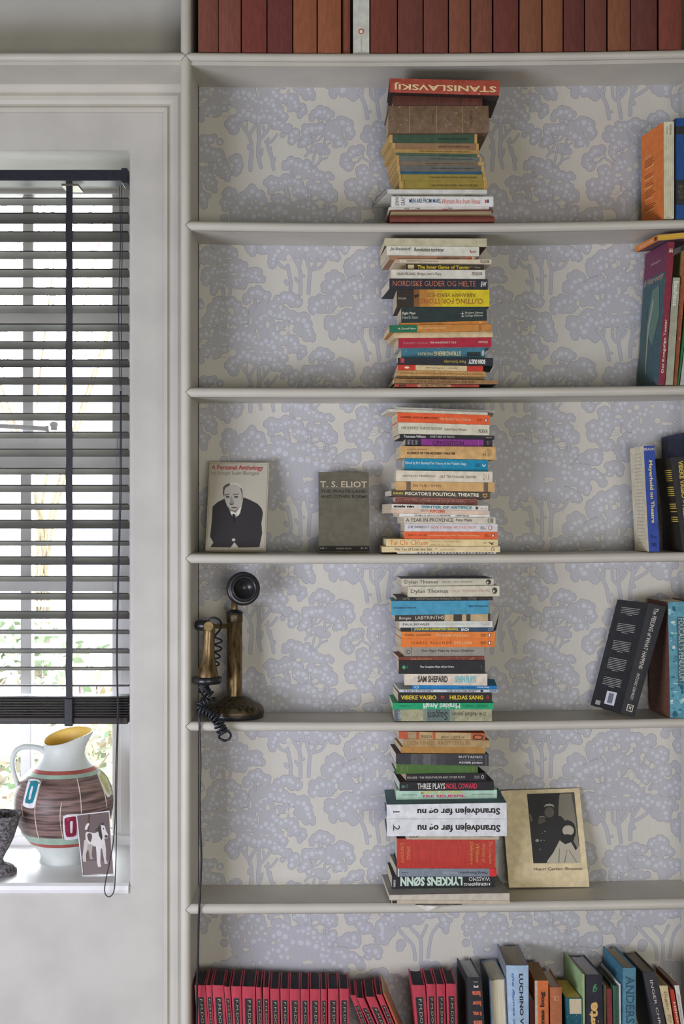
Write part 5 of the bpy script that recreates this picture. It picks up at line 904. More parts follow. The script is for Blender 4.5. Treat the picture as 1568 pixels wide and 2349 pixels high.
text(B, 'HB 1', X(1060), X(1106), Y(846), Y(830), (180,172,150), lift=EPS*3.5); text(B, 'HARVEST BOOKS', X(1185), X(1308), Y(846), Y(833), (180,172,150), lift=EPS*3.5); text(B, '$1.25', X(1382), X(1435), Y(847), Y(830), (190,182,160), lift=EPS*3.5)
# the leaning cream picture book (its plate is a plain generic stand-in)
q = ((108,140),(1150,105),(1285,1452),(215,1490))
B = faceout('book', 'large cream picture book leaning on the papered wall with a dark photograph on its cover', 'book', ((1148.6,1814),(1328,1808),(1351.3,2040),(1167,2046.6)), (.094,.100), (.140,.141), .006, shelf_max(6, 1130, 1380)+.0007, (220,204,164), 1.1, pages=(214,200,165))
picture(B, [(poly(q, "452,186,1082,162,1172,1130,538,1148"), (46,46,46)), (poly(q, "885,200,900,180,1040,176,1062,210,1120,690,1160,1000,1000,700,870,520,875,300"), (130,126,112)), (poly(q, "1040,176,1078,168,1130,640,1120,640"), (84,82,74)),
 (poly(q, "480,470,500,462,530,560,505,570"), (110,106,96)), (poly(q, "716,1138,770,960,805,870,880,820,960,880,1040,850,1100,960,1150,900,1172,1130"), (178,172,154)),
 (poly(q, "870,1130,880,940,890,940,885,1130"), (120,116,104)), (poly(q, "945,1130,985,950,992,950,960,1130"), (120,116,104)), (poly(q, "1020,960,1120,1120,1110,1125,1010,960"), (120,116,104)),
 (pel(q, 750, 440, 66, 74), (96,92,84)), (poly(q, "672,372,700,330,750,320,800,332,822,372,780,352,715,352"), (170,166,150)),
 (pel(q, 650, 570, 54, 56), (88,84,76)), (poly(q, "600,520,625,496,670,494,708,520,665,506,630,508"), (160,156,140)),
 (poly(q, "560,620,640,600,720,560,800,500,900,490,950,540,900,800,800,1000,700,1140,545,1140"), (44,44,44)),
 (pel(q, 1000, 700, 104, 150), (40,40,40)), (pel(q, 1000, 690, 78, 72), (176,170,152)), (pel(q, 990, 800, 92, 60), (40,40,40)), (poly(q, "905,640,920,560,1000,545,1085,600,1080,640,1000,615"), (44,44,44)),
 (pel(q, 690, 705, 8, 8, 8), (170,166,150)), (pel(q, 655, 733, 7, 7, 8), (150,146,130)), (pel(q, 640, 830, 8, 10, 8), (170,166,150)), (pel(q, 680, 828, 8, 8, 8), (150,146,130)), (pel(q, 628, 952, 7, 8, 8), (170,166,150)), (pel(q, 588, 832, 26, 20, 10), (150,146,132))], name='printed_photograph')
a = inv(q, 545, 1245); b_ = inv(q, 1182, 1180)
text(B, 'Henri Cartier-Bresson', a[0], b_[0], a[1]-.002, b_[1]-.004, (96,84,70), lift=EPS*9)

# ---------------------------------------------------------------- standing books, right edge
GR = 'standing books at the right end of the papered shelves'
def crop(ox, oy, s, pts): return [(ox+x/s, oy+y/s) for x, y in pts]
c1 = lambda *p: crop(1368, 240, 3.56, p)
B = stand('orange paperback with a cream spine standing beside the blue hardback', GR, c1((545,140),(632,137),(632,922),(548,922)), .004, .115, 11.5, (204,200,172), 2, 1.25, boards=(240,120,56), pages=(200,190,150))

for k in range(5): band(B, .1+k*.18, .13+k*.18, .03, .88, (178,172,140))
text(B, 'Graham', .55, .8, .86, .97, (90,90,80), 'D'); text(B, 'Carey', .2, .42, .87, .95, (90,90,80), 'D'); text(B, 'McKay', .2, .7, .004, .016, (50,50,46))
text(B, 'OTTO RANK', .16, .5, .72, .75, (236,190,130), 'R', 'left')
for k, (v_, n_) in enumerate(((.60, 5), (.48, 3), (.39, 3), (.27, 5), (.14, 4))):
    q = MB(); mats = [M((120, 62, 30), .6, 1.4, 'ink'), M((238, 180, 120), .6, 1.4, 'ink')]
    for j in range(n_):
        vv = v_+.02*n_-j*.021; w_ = random.uniform(.3, .5)
        q.add([B.surf('left', h, v, EPS) for h, v in ((.17, vv), (.17+w_, vv), (.17+w_, vv+.008), (.17, vv+.008))], [(0, 1, 2, 3)], 1 if j == n_-1 else 0)
    mesh_obj('printed_blurb', q.v, q.f, mats, B.root, q.m)
B = stand('tall blue cloth hardback with black spine labels beside the orange paperback', GR, c1((640,112),(790,112),(790,922),(640,922)), .010, .12, 4, (30,72,130), 2, 1.25, hard=True, ctype='cloth', pages=(200,190,160))
band(B, 0, 1, .84, .92, (44,46,50)); band(B, 0, 1, .14, .39, (44,46,50), lift=EPS)
text(B, 'DEN STORE\nBOG OM\nTEATRET', .15, .85, .2, .34, (110,100,76)); 
c2 = lambda *p: crop(1480, 520, 6.18, p)
B = stand('tall dark red book with a green painted cover leaning at the left of the row', GR, c2((310,215),(413,215),(272,2232),(178,2232)), .004, .135, 7, (126,42,60), 3, 1.2, boards=(66,92,98), pages=(190,180,150))
band(B, 0, 1, .8, 1, (112,54,80), 'left'); picture(B, [([(.05,.05),(.3,.02),(.35,.3),(.28,.6),(.2,.45),(.1,.2)], (70,88,84)), ([(.3,.45),(.45,.7),(.75,.72),(.85,.5),(.6,.3),(.45,.35)], (96,122,110)), ([(.35,.1),(.38,.1),(.4,.42),(.55,.62),(.5,.64),(.33,.42)], (150,160,144))], 'left', lift=EPS*2)
text(B, 'Et Vinter-eventyr', .06, .95, .74, .80, (200,170,150), 'R', 'left', shear=.3, lift=EPS*5); text(B, 'Shakespeare', .3, .75, .88, .905, (200,170,170), 'R', 'left', lift=EPS*3)
text(B, 'Det Kongelige Teater', .3, .78, .085, .46, (228,206,180), 'U', bold=.015, serif=False); text(B, 'AA', .25, .85, .925, .955, (220,210,190), bold=.04)
B = stand('pale grey green book with white lower case letters, second in the leaning row', GR, c2((385,720),(492,722),(388,2228),(275,2228)), .006, .07, 6, (158,160,140), 3, 1.2, boards=(120,120,104))
text(B, 'bauhaus', .2, .86, .735, .965, (224,222,206), 'D', bold=.02)
B = stand('brown orange patterned book, third in the leaning row', GR, c2((524,340),(600,340),(446,2232),(392,2232)), .012, .062, 6, (152,82,54), 3, 1.2, boards=(176,150,90), ctype='worn')
stand('thin green book, fourth in the leaning row', GR, c2((604,900),(640,900),(476,2232),(456,2232)), .008, .068, 6, (40,112,66), 3, 1.2)
stand('pale lilac grey book at the right picture edge of the second papered shelf', GR, c2((644,900),(800,900),(640,2210),(484,2210)), .010, .066, 6, (168,160,162), 3, 1.3)
stand('tall black book standing behind the dark red book', GR, [(1549,592),(1592,592),(1592,880),(1549,880)], .083, .062, 0, (40,38,36), 3, 1.0)
# paperback lying across the leaning row: orange spine to the left, yellow page edge to the front
a = P(1368+497/3.56, 240+1062/3.56, .0); a2 = P(1368+497/3.56, 240+1114/3.56, .0); c_ = P(1600, 530, .0); c2_ = P(1600, 545, .0)
dvx = Vector((-.018, .125, .001))
zt_ = (a.z+a2.z)/2
q = [Vector((a.x, a.y, a2.z)), Vector((c_.x, c_.y, c_.z-(a.z-a2.z))), Vector((c_.x, c_.y, c_.z)), Vector((a.x, a.y, a.z))]
class LeftSpine(Book):
    def map3(s, l, t, w):   # spine on the left end, pages towards the viewer: l runs to the back, w to the right
        return s.front(w, t)+s.dv*l
B = LeftSpine(*q, dvx, True, 'spine'); 
book('book', 'yellow edged paperback with an orange spine lying across the leaning row', B, (226,120,36), pages=(206,160,60), gain=1.3, boards=(110,80,90))
B2 = Book(q[0]+dvx, q[0], q[3], q[3]+dvx, Vector((.1, .01, 0)), True, 'spine'); B2.root = B.root; B2.gain = 1.3
text(B2, 'DEN NYE SCENE', .15, .8, .3, .65, (240,226,200), 'R', lift=EPS*3); band(B2, .86, .96, .2, .8, (60,50,44))
c3 = lambda *p: crop(1340, 960, 3.263, p)
B = stand('cobalt blue paperback with yellow serif title on the third papered shelf', GR, c3((440,205),(525,203),(562,996),(480,999)), .004, .115, 2.0, (44,70,150), 4, 1.2, boards=(206,198,172), pages=(200,190,150))
text(B, 'Meyerhold on Theatre', .3, .72, .27, .86, (226,206,130), 'D', bold=.02, serif=False); text(B, 'BRAUN', .02, .96, .955, .98, (220,218,206)); text(B, 'EYRE\nMETHUEN', .2, .8, .13, .16, (24,34,80)); text(B, 'drama', .25, .7, .05, .1, (24,34,80))
q = MB()
for k in range(26):
    vv = .93-k*.034; q.add([B.surf('left', h, v, EPS) for h, v in ((.25, vv), (.8, vv), (.8, vv+.004), (.25, vv+.004))], [(0, 1, 2, 3)])
mesh_obj('printed_blurb', q.v, q.f, [M((150, 144, 124), .6, 1.2, 'ink')], B.root)
B = stand('black hardback with small gold paragraphs beside the cobalt blue paperback', GR, c3((638,292),(770,285),(800,998),(735,998)), .004, .078, 11, (38,36,38), 4, 1.15, hard=True, boards=(40,36,30), ctype='plain')
text(B, 'VIBEKE VASBO = HILDAS SANG', .42, .72, .12, .96, (196,172,80), 'D', bold=.03)
q = MB(); vs = 0
for blk, n_ in ((.86, 6), (.68, 5), (.5, 3), (.42, 1), (.36, 3)):
    for j in range(n_):
        vv = blk-j*.022; q.add([B.surf('left', h, v, EPS) for h, v in ((.55, vv), (.97, vv), (.97, vv+.009), (.55, vv+.009))], [(0, 1, 2, 3)])
mesh_obj('printed_blurb', q.v, q.f, [M((206, 180, 80), .6, 1.2, 'ink')], B.root)
stand('tall dark navy book set back behind the black hardback', GR, c3((622,132),(800,100),(800,990),(636,990)), .088, .058, 0, (40,50,76), 4, 1.1, hard=True)
B = stand('black hardback tilted sharply with white blurb and bar code, by the blue green mottled book', GR, c3((480,1380),(612,1410),(374,2236),(270,2204)), .000, .125, 20, (44,45,50), 5, 1.1, hard=True, boards=(40,41,44), snap=False)
text(B, 'The FEELING of WHAT HAPPENS', .35, .6, .42, .97, (200,196,186), 'D', bold=.01); text(B, 'ANTONIO DAMASIO', .35, .55, .14, .38, (200,196,186), 'D')
picture(B, [([(.28,.035),(.72,.035),(.72,.095),(.28,.095)], (206,200,186)), ([(.34,.041),(.66,.041),(.66,.089),(.34,.089)], (44,45,50)), ([(.4,.05),(.5,.06),(.6,.045),(.55,.065),(.64,.085),(.5,.072),(.38,.085),(.46,.065)], (206,200,186))], name='printed_emblem', lift=EPS*3)
q = MB()
for blk, n_ in ((.93, 5), (.78, 6), (.62, 7), (.46, 8), (.28, 6)):
    for j in range(n_):
        vv = blk-j*.0155; w_ = (.30 if j < n_-1 else .1)*random.uniform(.9, 1.0); q.add([B.surf('left', h, v, EPS*1.5) for h, v in ((.5-w_, vv), (.5+w_, vv), (.5+w_, vv+.0045), (.5-w_, vv+.0045))], [(0, 1, 2, 3)])
mesh_obj('printed_blurb', q.v, q.f, [M((180, 178, 172), .6, 1.1, 'ink')], B.root)
picture(B, [([(.42,.045),(.74,.045),(.74,.165),(.42,.165)], (216,218,226)), ([(.5,.06),(.66,.06),(.66,.15),(.5,.15)], (120,122,134)), ([(.14,.02),(.3,.02),(.3,.06),(.14,.06)], (170,168,166))], 'left', name='bar_code_label', lift=EPS*1.5)
B = stand('blue green mottled book with pale lettering at the right picture edge', GR, c3((622,1375),(830,1370),(850,2232),(640,2232)), .004, .13, 6, (90,150,168), 5, 1.1, hard=True, boards=(110,72,56), ctype='worn')
rnd = random.Random(5)
sh_ = []
for k in range(60):
    h = rnd.uniform(0, .97); v = rnd.uniform(0, .97); col = rnd.choice([(38,108,132),(56,128,150),(150,196,200),(196,216,210),(30,90,112),(120,176,188)]); n_ = 9
    a_, b2 = rnd.uniform(.03, .13), rnd.uniform(.006, .035)
    sh_.append(([(min(1, max(0, h+a_*rnd.uniform(.4, 1.2)*math.cos(6.283*i/n_))), min(1, max(0, v+b2*rnd.uniform(.4, 1.2)*math.sin(6.283*i/n_)))) for i in range(n_)], col))
picture(B, sh_, name='printed_mottling', lift=EPS*.5)
picture(B, [([(.3,.3),(.92,.3),(.92,.87),(.3,.87)], (66,100,110))], name='printed_panel', lift=EPS*10)
text(B, 'UMBERTO ECO', .62, .9, .32, .86, (196,214,210), 'D', lift=EPS*12); text(B, 'FOUCAULT’S PENDULUM', .34, .55, .32, .86, (190,206,200), 'D', lift=EPS*12)

# ---------------------------------------------------------------- top row
GT = 'worn red and brown books in the top row'
tops = [(454,500,(112,66,54)),(501,552,(116,68,56)),(554,611,(110,54,46)),(613,670,(98,50,46)),(672,726,(134,80,54)),(728,782,(136,82,56)),(785,803,(122,66,52)),(809,847,(186,188,176)),(849,910,(106,56,44)),(912,969,(100,54,46)),(971,1027,(104,58,48)),(1029,1077,(118,70,52)),(1080,1128,(112,66,52)),(1131,1188,(100,50,44)),(1191,1241,(118,74,52)),(1244,1290,(124,76,52)),(1292,1339,(92,48,42)),(1341,1390,(104,60,48)),(1393,1444,(120,74,52)),(1446,1506,(92,50,44)),(1510,1562,(112,58,46))]
for k, (x0, x1, col) in enumerate(tops):
    ins = .010 if k != 6 else .018
    side = 'from the left upright' if k < 7 else 'right of the white one'
    nm = ['first', 'second', 'third', 'fourth', 'fifth', 'sixth', 'seventh', 'eighth', 'ninth', 'tenth', 'eleventh', 'twelfth', 'thirteenth']
    tone = 'orange brown' if col[1] > 65 else ('dark maroon brown' if col[0] < 99 else 'brick red')
    if k == 7: lab = 'white spined paperback with a tiny oval mark amid the red top row'
    else: lab = '%s cloth hardback in the top row, %s %s' % (tone, nm[k if k < 7 else k-8], side)
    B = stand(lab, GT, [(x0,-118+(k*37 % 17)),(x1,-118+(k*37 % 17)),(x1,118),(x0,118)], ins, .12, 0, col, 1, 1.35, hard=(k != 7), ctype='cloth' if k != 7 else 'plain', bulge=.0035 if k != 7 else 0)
    if k == 7:
        picture(B, [(ell(.5, .215, .18, .028), (170,84,56)), (ell(.5, .213, .1, .018), (206,202,190))], name='printed_mark'); text(B, 'ULYSSES ANNOTATED', .47, .55, .02, .17, (150,140,124), 'D')
        text(B, 'James Joyce', .35, .65, .55, .9, (90,80,70), 'D')

# ---------------------------------------------------------------- bottom row
GD = 'matching crimson volumes with black title strips'
def drow(ox, oy, s, rows, W, inset, names, tilt=None):
    for (xt0, xt1, yt, xb0, xb1, yb_), nm in zip(rows, names):
        fx = lambda x, y: (ox+x/s, oy+y/s)
        (ax, ay), (bx_, by) = fx(xt0, yt), fx(xt1, yt+2); (cx, cy), (dx, dy) = fx(xb0, yb_), fx(xb1, yb_)
        k = (2456-ay)/(cy-ay); BLx = ax+(cx-ax)*k; BRx = bx_+(dx-bx_)*k
        if abs(BLx-ax) > 60:  # steeply leaning: keep its length
            L_ = 195; t_ = math.atan2(cx-ax, cy-ay); BLx = ax+math.sin(t_)*L_; BRx = bx_+math.sin(t_)*L_; by_ = ay+math.cos(t_)*L_
        else: by_ = 2456
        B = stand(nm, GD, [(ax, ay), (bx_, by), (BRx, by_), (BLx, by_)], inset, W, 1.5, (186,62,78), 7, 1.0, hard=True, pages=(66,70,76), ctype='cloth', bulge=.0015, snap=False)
        band(B, .2, .78, .1, .86, (40,40,44)); text(B, 'F.M.DOSTOJEVSKIJ', .34, .66, .12, .84, (176,168,140), 'D', lift=EPS*3)
T1 = [(48,125,490,65,145,766),(126,170,490,146,186,766),(172,255,490,188,272,766),(256,300,500,275,318,766),(305,378,498,320,386,766),(381,478,500,389,480,766),(481,522,505,487,529,766),(528,577,505,533,578,766),(580,648,515,586,651,766),(652,715,515,657,718,766),(716,792,517,722,795,766),(794,857,518,798,860,766),(860,937,518,864,938,766),(938,983,518,941,985,766),(988,1065,516,990,1067,766),(1068,1137,515,1072,1140,766)]
nms = ['crimson volume in the long bottom row, %s from the left upright' % w_ for w_ in ('first', 'second', 'third', 'fourth', 'fifth', 'sixth', 'seventh', 'eighth')]
nms += ['crimson volume in the long bottom row, %s left of the gap' % w_ for w_ in ('eighth', 'seventh', 'sixth', 'fifth', 'fourth', 'third', 'second', 'first')]
drow(430, 2100, 3.0745, T1, .10, .010, nms)
T2 = [(1144,1186,560,1220,1262,766),(1191,1243,580,1268,1319,766),(1252,1322,572,1330,1398,766),(1327,1372,556,1410,1455,766)]
drow(430, 2100, 3.0745, T2, .10, .012, ['crimson volume slumping to the left in the gap, %s of four leaning ones' % w_ for w_ in ('leftmost', 'second', 'third', 'rightmost')])
T3 = [(57,133,385,76,146,603),(136,190,380,148,197,603),(193,243,380,199,248,603),(247,305,378,253,310,603)]
drow(920, 2100, 2.42, T3, .10, .010, ['crimson volume in the short group of four, %s' % w_ for w_ in ('next to the gap', 'second from the gap', 'third from the gap', 'touching the black novel')])
GM = 'mixed books at the right of the lowest shelf'
c5 = lambda x, y: (430+x/3.0745, 2100+y/3.0745)
stand('thin tan and red paperback slumping on the last leaning crimson volume', GM, [c5(1374,545), c5(1392,548), (955,2452), (949,2452)], .008, .11, 1, (176,84,60), 7, 1.1, boards=(190,160,120), snap=False)
s2 = 2.42
def st(label, xt0, xt1, yt, xb0, xb1, col, W=.12, inset=.008, yaw=0, yb_=603, yt2=None, **kw):
    ax, ay = 920+xt0/s2, 2100+yt/s2; bx_, by = 920+xt1/s2, 2100+(yt2 if yt2 is not None else yt)/s2
    cx = 920+xb0/s2; dx = 920+xb1/s2; k = (2457-ay)/(2100+yb_/s2-ay)
    return stand(label, GM, [(ax, ay), (bx_, by), (bx_+(dx-bx_)*k, 2457), (ax+(cx-ax)*k, 2457)], inset, W, yaw, col, 7, kw.pop('gain', 1.08), snap=False, **kw)
B = st('black hardback with orange words printed upside down', 364, 446, 345, 372, 462, (46,46,50), W=.125, yaw=5, hard=True, pages=(196,196,200))
for k, w_ in enumerate(('KELMAN', 'how', 'late', 'it was,', 'how', 'late', 'James')):
    text(B, ['late', 'how', 'it was,', 'late', 'how', 'James'][k] if k < 6 else '', .3, .86, .80-k*.105, .86-k*.105, (206,110,80), 'L', bold=.04) if k < 6 else None
text(B, 'MINERVA', .4, .72, .95, .965, (190,186,180), 'L'); picture(B, [([(.42,.895),(.74,.895),(.74,.925),(.62,.91),(.54,.91),(.42,.925)], (206,200,190))], name='printed_mark', lift=EPS*2)
B = st('book with its cream page edges facing out beside the light blue hardback', 492, 578, 362, 502, 588, (120,132,146), W=.125, yaw=3, hard=True, rev=True, pages=(204,194,168), yt2=350)
B = st('light blue hardback with black letter spaced title', 580, 706, 277, 594, 708, (164,190,214), W=.14, yaw=1, hard=True, pages=(176,164,148), inset=-.006, bulge=.002, boards=(130,134,140))
text(B, 'LUCHINO VISCONTI', .56, .74, .1, .93, (44,44,50), 'D', bold=.03, serif=True); text(B, 'the flames of passion', .2, .34, .1, .93, (80,120,170), 'D', bold=.02, shear=.3)
st('thin dark red book between the light blue hardback and the orange one', 708, 736, 470, 712, 737, (96,44,48), inset=.012, yaw=1.5)
B = st('orange paperback with black title reading upwards', 739, 816, 362, 741, 818, (204,110,58), W=.12, yaw=1.5, pages=(150,120,80), inset=.006)
band(B, 0, .2, 0, 1, (190,182,170)); text(B, 'Dinas bog', .38, .78, .42, .88, (60,44,36), 'U', bold=.05); text(B, 'Herbjørg Wassmo', .55, .8, .0, .36, (230,200,170), 'U')
B = st('orange brown hardback with gilt title beside the green board', 822, 890, 398, 826, 892, (172,104,68), W=.115, yaw=3, hard=True, boards=(184,96,52), pages=(196,190,176))
text(B, 'Løgn', .3, .85, .2, .52, (216,170,120), 'U'); text(B, 'CB', .3, .8, .84, .9, (206,160,120), 'L'); text(B, 'HA', .1, .8, .55, .72, (232,222,210), 'D', shear=.3, face='left')
B = st('teal book with yellowed top edge and exposed cream binding', 912, 1002, 457, 919, 1004, (22,86,100), W=.11, yaw=6.5, pages=(206,178,84), inset=.004, ctype='worn')
band(B, .2, 1, .78, .985, (204,190,160), kind='pages_v'); band(B, .96, 1, 0, 1, (40,140,160), lift=EPS*2)
B = st('pale green board covered thin book standing open against the black one', 1003, 1017, 325, 1006, 1020, (152,172,128), W=.14, yaw=6.5, boards=(152,182,132), inset=.004)
B = st('black hardback with gold title and green bird mark', 1019, 1116, 330, 1022, 1120, (44,42,52), W=.13, yaw=6.5, hard=True, pages=(200,196,200))
text(B, 'Digte', .12, .86, .3, .72, (216,176,110), 'U', bold=.04); picture(B, [([(.42,.82),(.6,.83),(.7,.87),(.58,.875),(.66,.91),(.5,.9),(.42,.86)], (70,140,90)), ([(.48,.835),(.58,.84),(.62,.865),(.52,.86)], (44,42,52))], name='printed_bird')
st('narrow olive brown book beside the black gold titled one', 1119, 1138, 388, 1122, 1138, (96,88,56), inset=.012, yaw=6)
st('narrow maroon book between olive and green ones', 1140, 1168, 407, 1144, 1172, (122,50,54), inset=.008, yaw=6, W=.11, pages=(130,100,60))
B = st('narrow green cloth book with faded lettering', 1172, 1204, 390, 1176, 1209, (58,92,74), inset=.008, yaw=6, ctype='cloth', pages=(120,84,60), hard=True)
text(B, 'GYLDENDAL', .3, .7, .55, .85, (40,64,52), 'D')
B = st('thin white book with a plain white cover before the teal hardback', 1208, 1217, 380, 1212, 1220, (214,212,206), W=.13, yaw=6, boards=(222,222,224), inset=.004)
B = st('tall teal hardback with deckled pages and large dark title', 1228, 1302, 290, 1230, 1302, (84,132,150), W=.14, yaw=6, hard=True, ctype='worn', boards=(60,112,134), pages=(186,170,140), inset=-.004)
text(B, 'ANDERS LARSEN', .2, .86, .0, .93, (50,84,104), 'D', bold=.01, serif=True)
B = st('dark charcoal hardback with white capitals, leaning', 1338, 1412, 318, 1400, 1466, (58,57,62), W=.13, yaw=6, hard=True, pages=(150,136,120), boards=(54,52,56), yt2=310)
text(B, 'INGER CHRISTENSEN', .4, .62, .1, .92, (206,202,196), 'D')
B = st('cream paperback with typewriter title, leaning', 1430, 1478, 390, 1474, 1512, (206,188,146), W=.12, yaw=6, pages=(150,128,96), ctype='worn')
text(B, 'Inger Christensen', .3, .72, .12, .93, (130,112,86), 'D')
B = st('narrow red paperback near the right picture edge', 1491, 1512, 412, 1524, 1545, (184,66,48), W=.12, inset=.004, yaw=6, pages=(150,120,90)); text(B, 'HSIGNS', .25, .8, .5, .85, (226,206,180), 'D', bold=.02)
B = st('narrow white paperback, last at the right picture edge', 1513, 1541, 388, 1549, 1572, (212,208,200), W=.12, yaw=6, boards=(110,84,70), pages=(150,120,96)); text(B, 'VICTORIA Knut Hamsun', .35, .65, .3, .9, (120,116,112), 'D')
# ---------------------------------------------------------------- candlestick telephone
BR = M((128, 106, 70), .36, .8, 'cloth', .7, 45, .35, .04); BRD = M((92, 78, 56), .42, .8, 'cloth', .6, 40, .4, .04); BKL = M((34, 34, 38), .3, 1, 'plain', 0, 60, .1, .02, .5)
yt_ = .076; kc = lambda X, Y, y=yt_: P(420+X/5.464, 1290+Y/5.464, y)
u5 = lambda n, y=yt_: n/5.464*S*(D+y)/D
zb = shelf_max(5, 465, 612)+.0007; ax = kc(643, 0).x
ph = empty('telephone', (ax, yt_, zb), 'old brass candlestick telephone with black mouthpiece, its curly cord trailing off the shelf', 'telephone')
def zc(Y, y=yt_): return kc(0, Y, y).z
q = MB(); zt0 = zc(1672)
prof = [(0, zb), (u5(360), zb), (u5(368), zb+.003), (u5(368), zb+.008)]
q.lathe(prof, (ax, yt_, 0), 56); q.build('base_felt', BKL, ph, smooth=True)
H_ = zt0-zb-.008
prof = [(u5(366), zb+.008), (u5(370), zb+.011), (u5(366), zb+.016), (u5(345), zb+.008+H_*.42), (u5(300), zb+.008+H_*.55), (u5(235), zb+.008+H_*.68), (u5(180), zb+.008+H_*.84), (u5(140), zb+.008+H_*.95), (u5(105), zt0), (u5(90), zt0+.001)]
q = MB(); q.lathe(prof, (ax, yt_, 0), 64); q.build('base', BRD, ph, smooth=True)
q = MB(); q.lathe([(u5(96), zt0-.004), (u5(96), zc(745)), (u5(90), zc(742))], (ax, yt_, 0), 40); q.build('stem', BR, ph, smooth=True)
q = MB(); q.lathe([(u5(98), zc(748)), (u5(103), zc(742)), (u5(103), zc(650)), (u5(99), zc(640)), (u5(90), zc(639))], (ax, yt_, 0), 40); q.build('stem_collar', BRD, ph, smooth=True)
q = MB(); q.lathe([(u5(100), zc(640)), (u5(116), zc(634)), (u5(112), zc(626)), (u5(70), zc(596)), (u5(44), zc(590)), (u5(40), zc(588))], (ax, yt_, 0), 36); q.build('stem_cap', BKL, ph, smooth=True)
q = MB(); q.lathe([(u5(40), zc(592)), (u5(40), zc(490)), (u5(30), zc(480)), (0, zc(478))], (ax, yt_, 0), 24); q.build('neck', BR, ph, smooth=True)
# mouthpiece: stepped cup turned a little to the right
mc = kc(748, 330, yt_-.012); R = u5(212)
q = MB(); q.lathe([(0, -.020), (R*.45, -.020), (R*.80, -.014), (R*.97, -.004), (R, .004), (R*.97, .010), (R*.86, .013), (R*.80, .012), (R*.76, .013), (R*.72, .020), (R*.66, .021), (R*.60, .017), (R*.40, .008), (R*.25, .005), (0, .004)], (0, 0, 0), 56, axis='y')
rot = Matrix.Rotation(math.radians(14), 3, 'Z') @ Matrix.Rotation(math.radians(-4), 3, 'X')
q.v = [rot @ v+Vector((mc.x, mc.y, mc.z)) for v in q.v]; mp_ = q.build('mouthpiece', BKL, ph, smooth=True)
q = MB()
for k in range(18):
    r = R*(.12 if k < 6 else .23); a = k*math.pi/3 if k < 6 else (k-6)*math.pi/6
    v = rot @ Vector((r*math.cos(a), -.0062, r*math.sin(a))); q.lathe([(0, .0004), (.0009, .0003), (.0009, -.0003)], (v.x+mc.x, v.y+mc.y, v.z+mc.z), 8, axis='y')
q.build('mouthpiece_holes', M((12, 12, 14), .9, 1, 'ink'), mp_)
q = MB(); q.tube([(ax, yt_, zc(500)), (ax+.004, yt_+.004, zc(450)), (mc.x, mc.y+.014, mc.z)], [.009, .009, .012], 14); q.build('mouthpiece_bracket', BKL, ph, smooth=True)
# receiver hanging on the hook
yr = .020; rx = kc(322, 0, yr).x; zr = lambda Y: kc(0, Y, yr).z; ur = lambda n: u5(n, yr)
q = MB(); q.lathe([(0, zr(760)), (ur(70), zr(770)), (ur(78), zr(820)), (ur(74), zr(900)), (ur(76), zr(1080)), (ur(84), zr(1180)), (ur(98), zr(1270)), (ur(118), zr(1340)), (ur(132), zr(1400)), (ur(134), zr(1432))], (rx, yr, 0), 40)
lean = lambda v: Vector((v.x-(zr(760)-v.z)*.040+.001, v.y, v.z))
q.v = [lean(v) for v in q.v]; rc = q.build('receiver', BR, ph, smooth=True)
q = MB(); q.lathe([(ur(120), zr(1430)), (ur(168), zr(1432)), (ur(180), zr(1445)), (ur(183), zr(1475)), (ur(178), zr(1505)), (ur(160), zr(1520)), (ur(80), zr(1514)), (0, zr(1500))], (rx, yr, 0), 44); q.v = [lean(v) for v in q.v]; q.build('earpiece', BKL, rc, smooth=True)
q = MB(); q.lathe([(0, -.014), (ur(60), -.014), (ur(68), -.010), (ur(68), .008), (ur(60), .013), (0, .014)], (0, 0, 0), 28, axis='y'); o_ = kc(240, 790, yr+.012)
r2 = Matrix.Rotation(math.radians(70), 3, 'Z'); q.v = [r2 @ v+o_ for v in q.v]; q.build('receiver_cap', BKL, rc, smooth=True)
q = MB(); a = kc(320, 800, yr-.013); b_ = kc(560, 797, yt_)
q.lathe([(0, .002), (ur(58), .002), (ur(62), .0005), (ur(62), -.001), (0, -.001)], (a.x, a.y-.003, a.z), 28, axis='y')
q.tube([a+Vector((.004, -.003, 0)), kc(430, 800, .035), b_, b_+Vector((.01, 0, 0))], [.005, .0052, .0055, .0055], 4, flat=1.2); q.build('hook', M((140, 118, 76), .45, .9, 'plain', .5, 60, .15), ph)
# curly cord
CB = M((34, 36, 42), .35, 1, 'plain', 0, 60, .1, .02, .5)
def coil(path, r, turns, ph0=0, n=None):
    path = [Vector(p) for p in path]; N = n or int(turns*14); pts = []
    acc = [0]
    for i in range(1, len(path)): acc.append(acc[-1]+(path[i]-path[i-1]).length)
    for i in range(N+1):
        d = acc[-1]*i/N; j = 1
        while j < len(acc)-1 and acc[j] < d: j += 1
        t = (d-acc[j-1])/max(1e-6, acc[j]-acc[j-1]); p = path[j-1].lerp(path[j], t); tg = (path[j]-path[j-1]).normalized()
        u = tg.cross(Vector((0, 1, 0))); u = u.normalized() if u.length > .05 else Vector((1, 0, 0)); v = tg.cross(u); a = ph0+2*math.pi*turns*i/N
        rr = r*(1+.08*math.sin(i*.13))
        pts.append(p+u*math.cos(a)*rr+v*math.sin(a)*rr)
    return pts
q = MB()
yb2 = .052
top = spline([kc(322, 790, yr+.004), kc(322, 715, yr), kc(380, 692, yr-.002), kc(450, 718, .03), kc(478, 780, .04), kc(455, 850, .045), kc(408, 905, yb2)], 6)
q.tube(top, .0021, 8)
c1_ = coil([kc(440, 930, yb2), kc(436, 1090, yb2), kc(412, 1220, yb2), kc(398, 1330, yb2)], .0078, 4.2, 2.6)
q.tube([top[-1]]+c1_, .0020, 8)
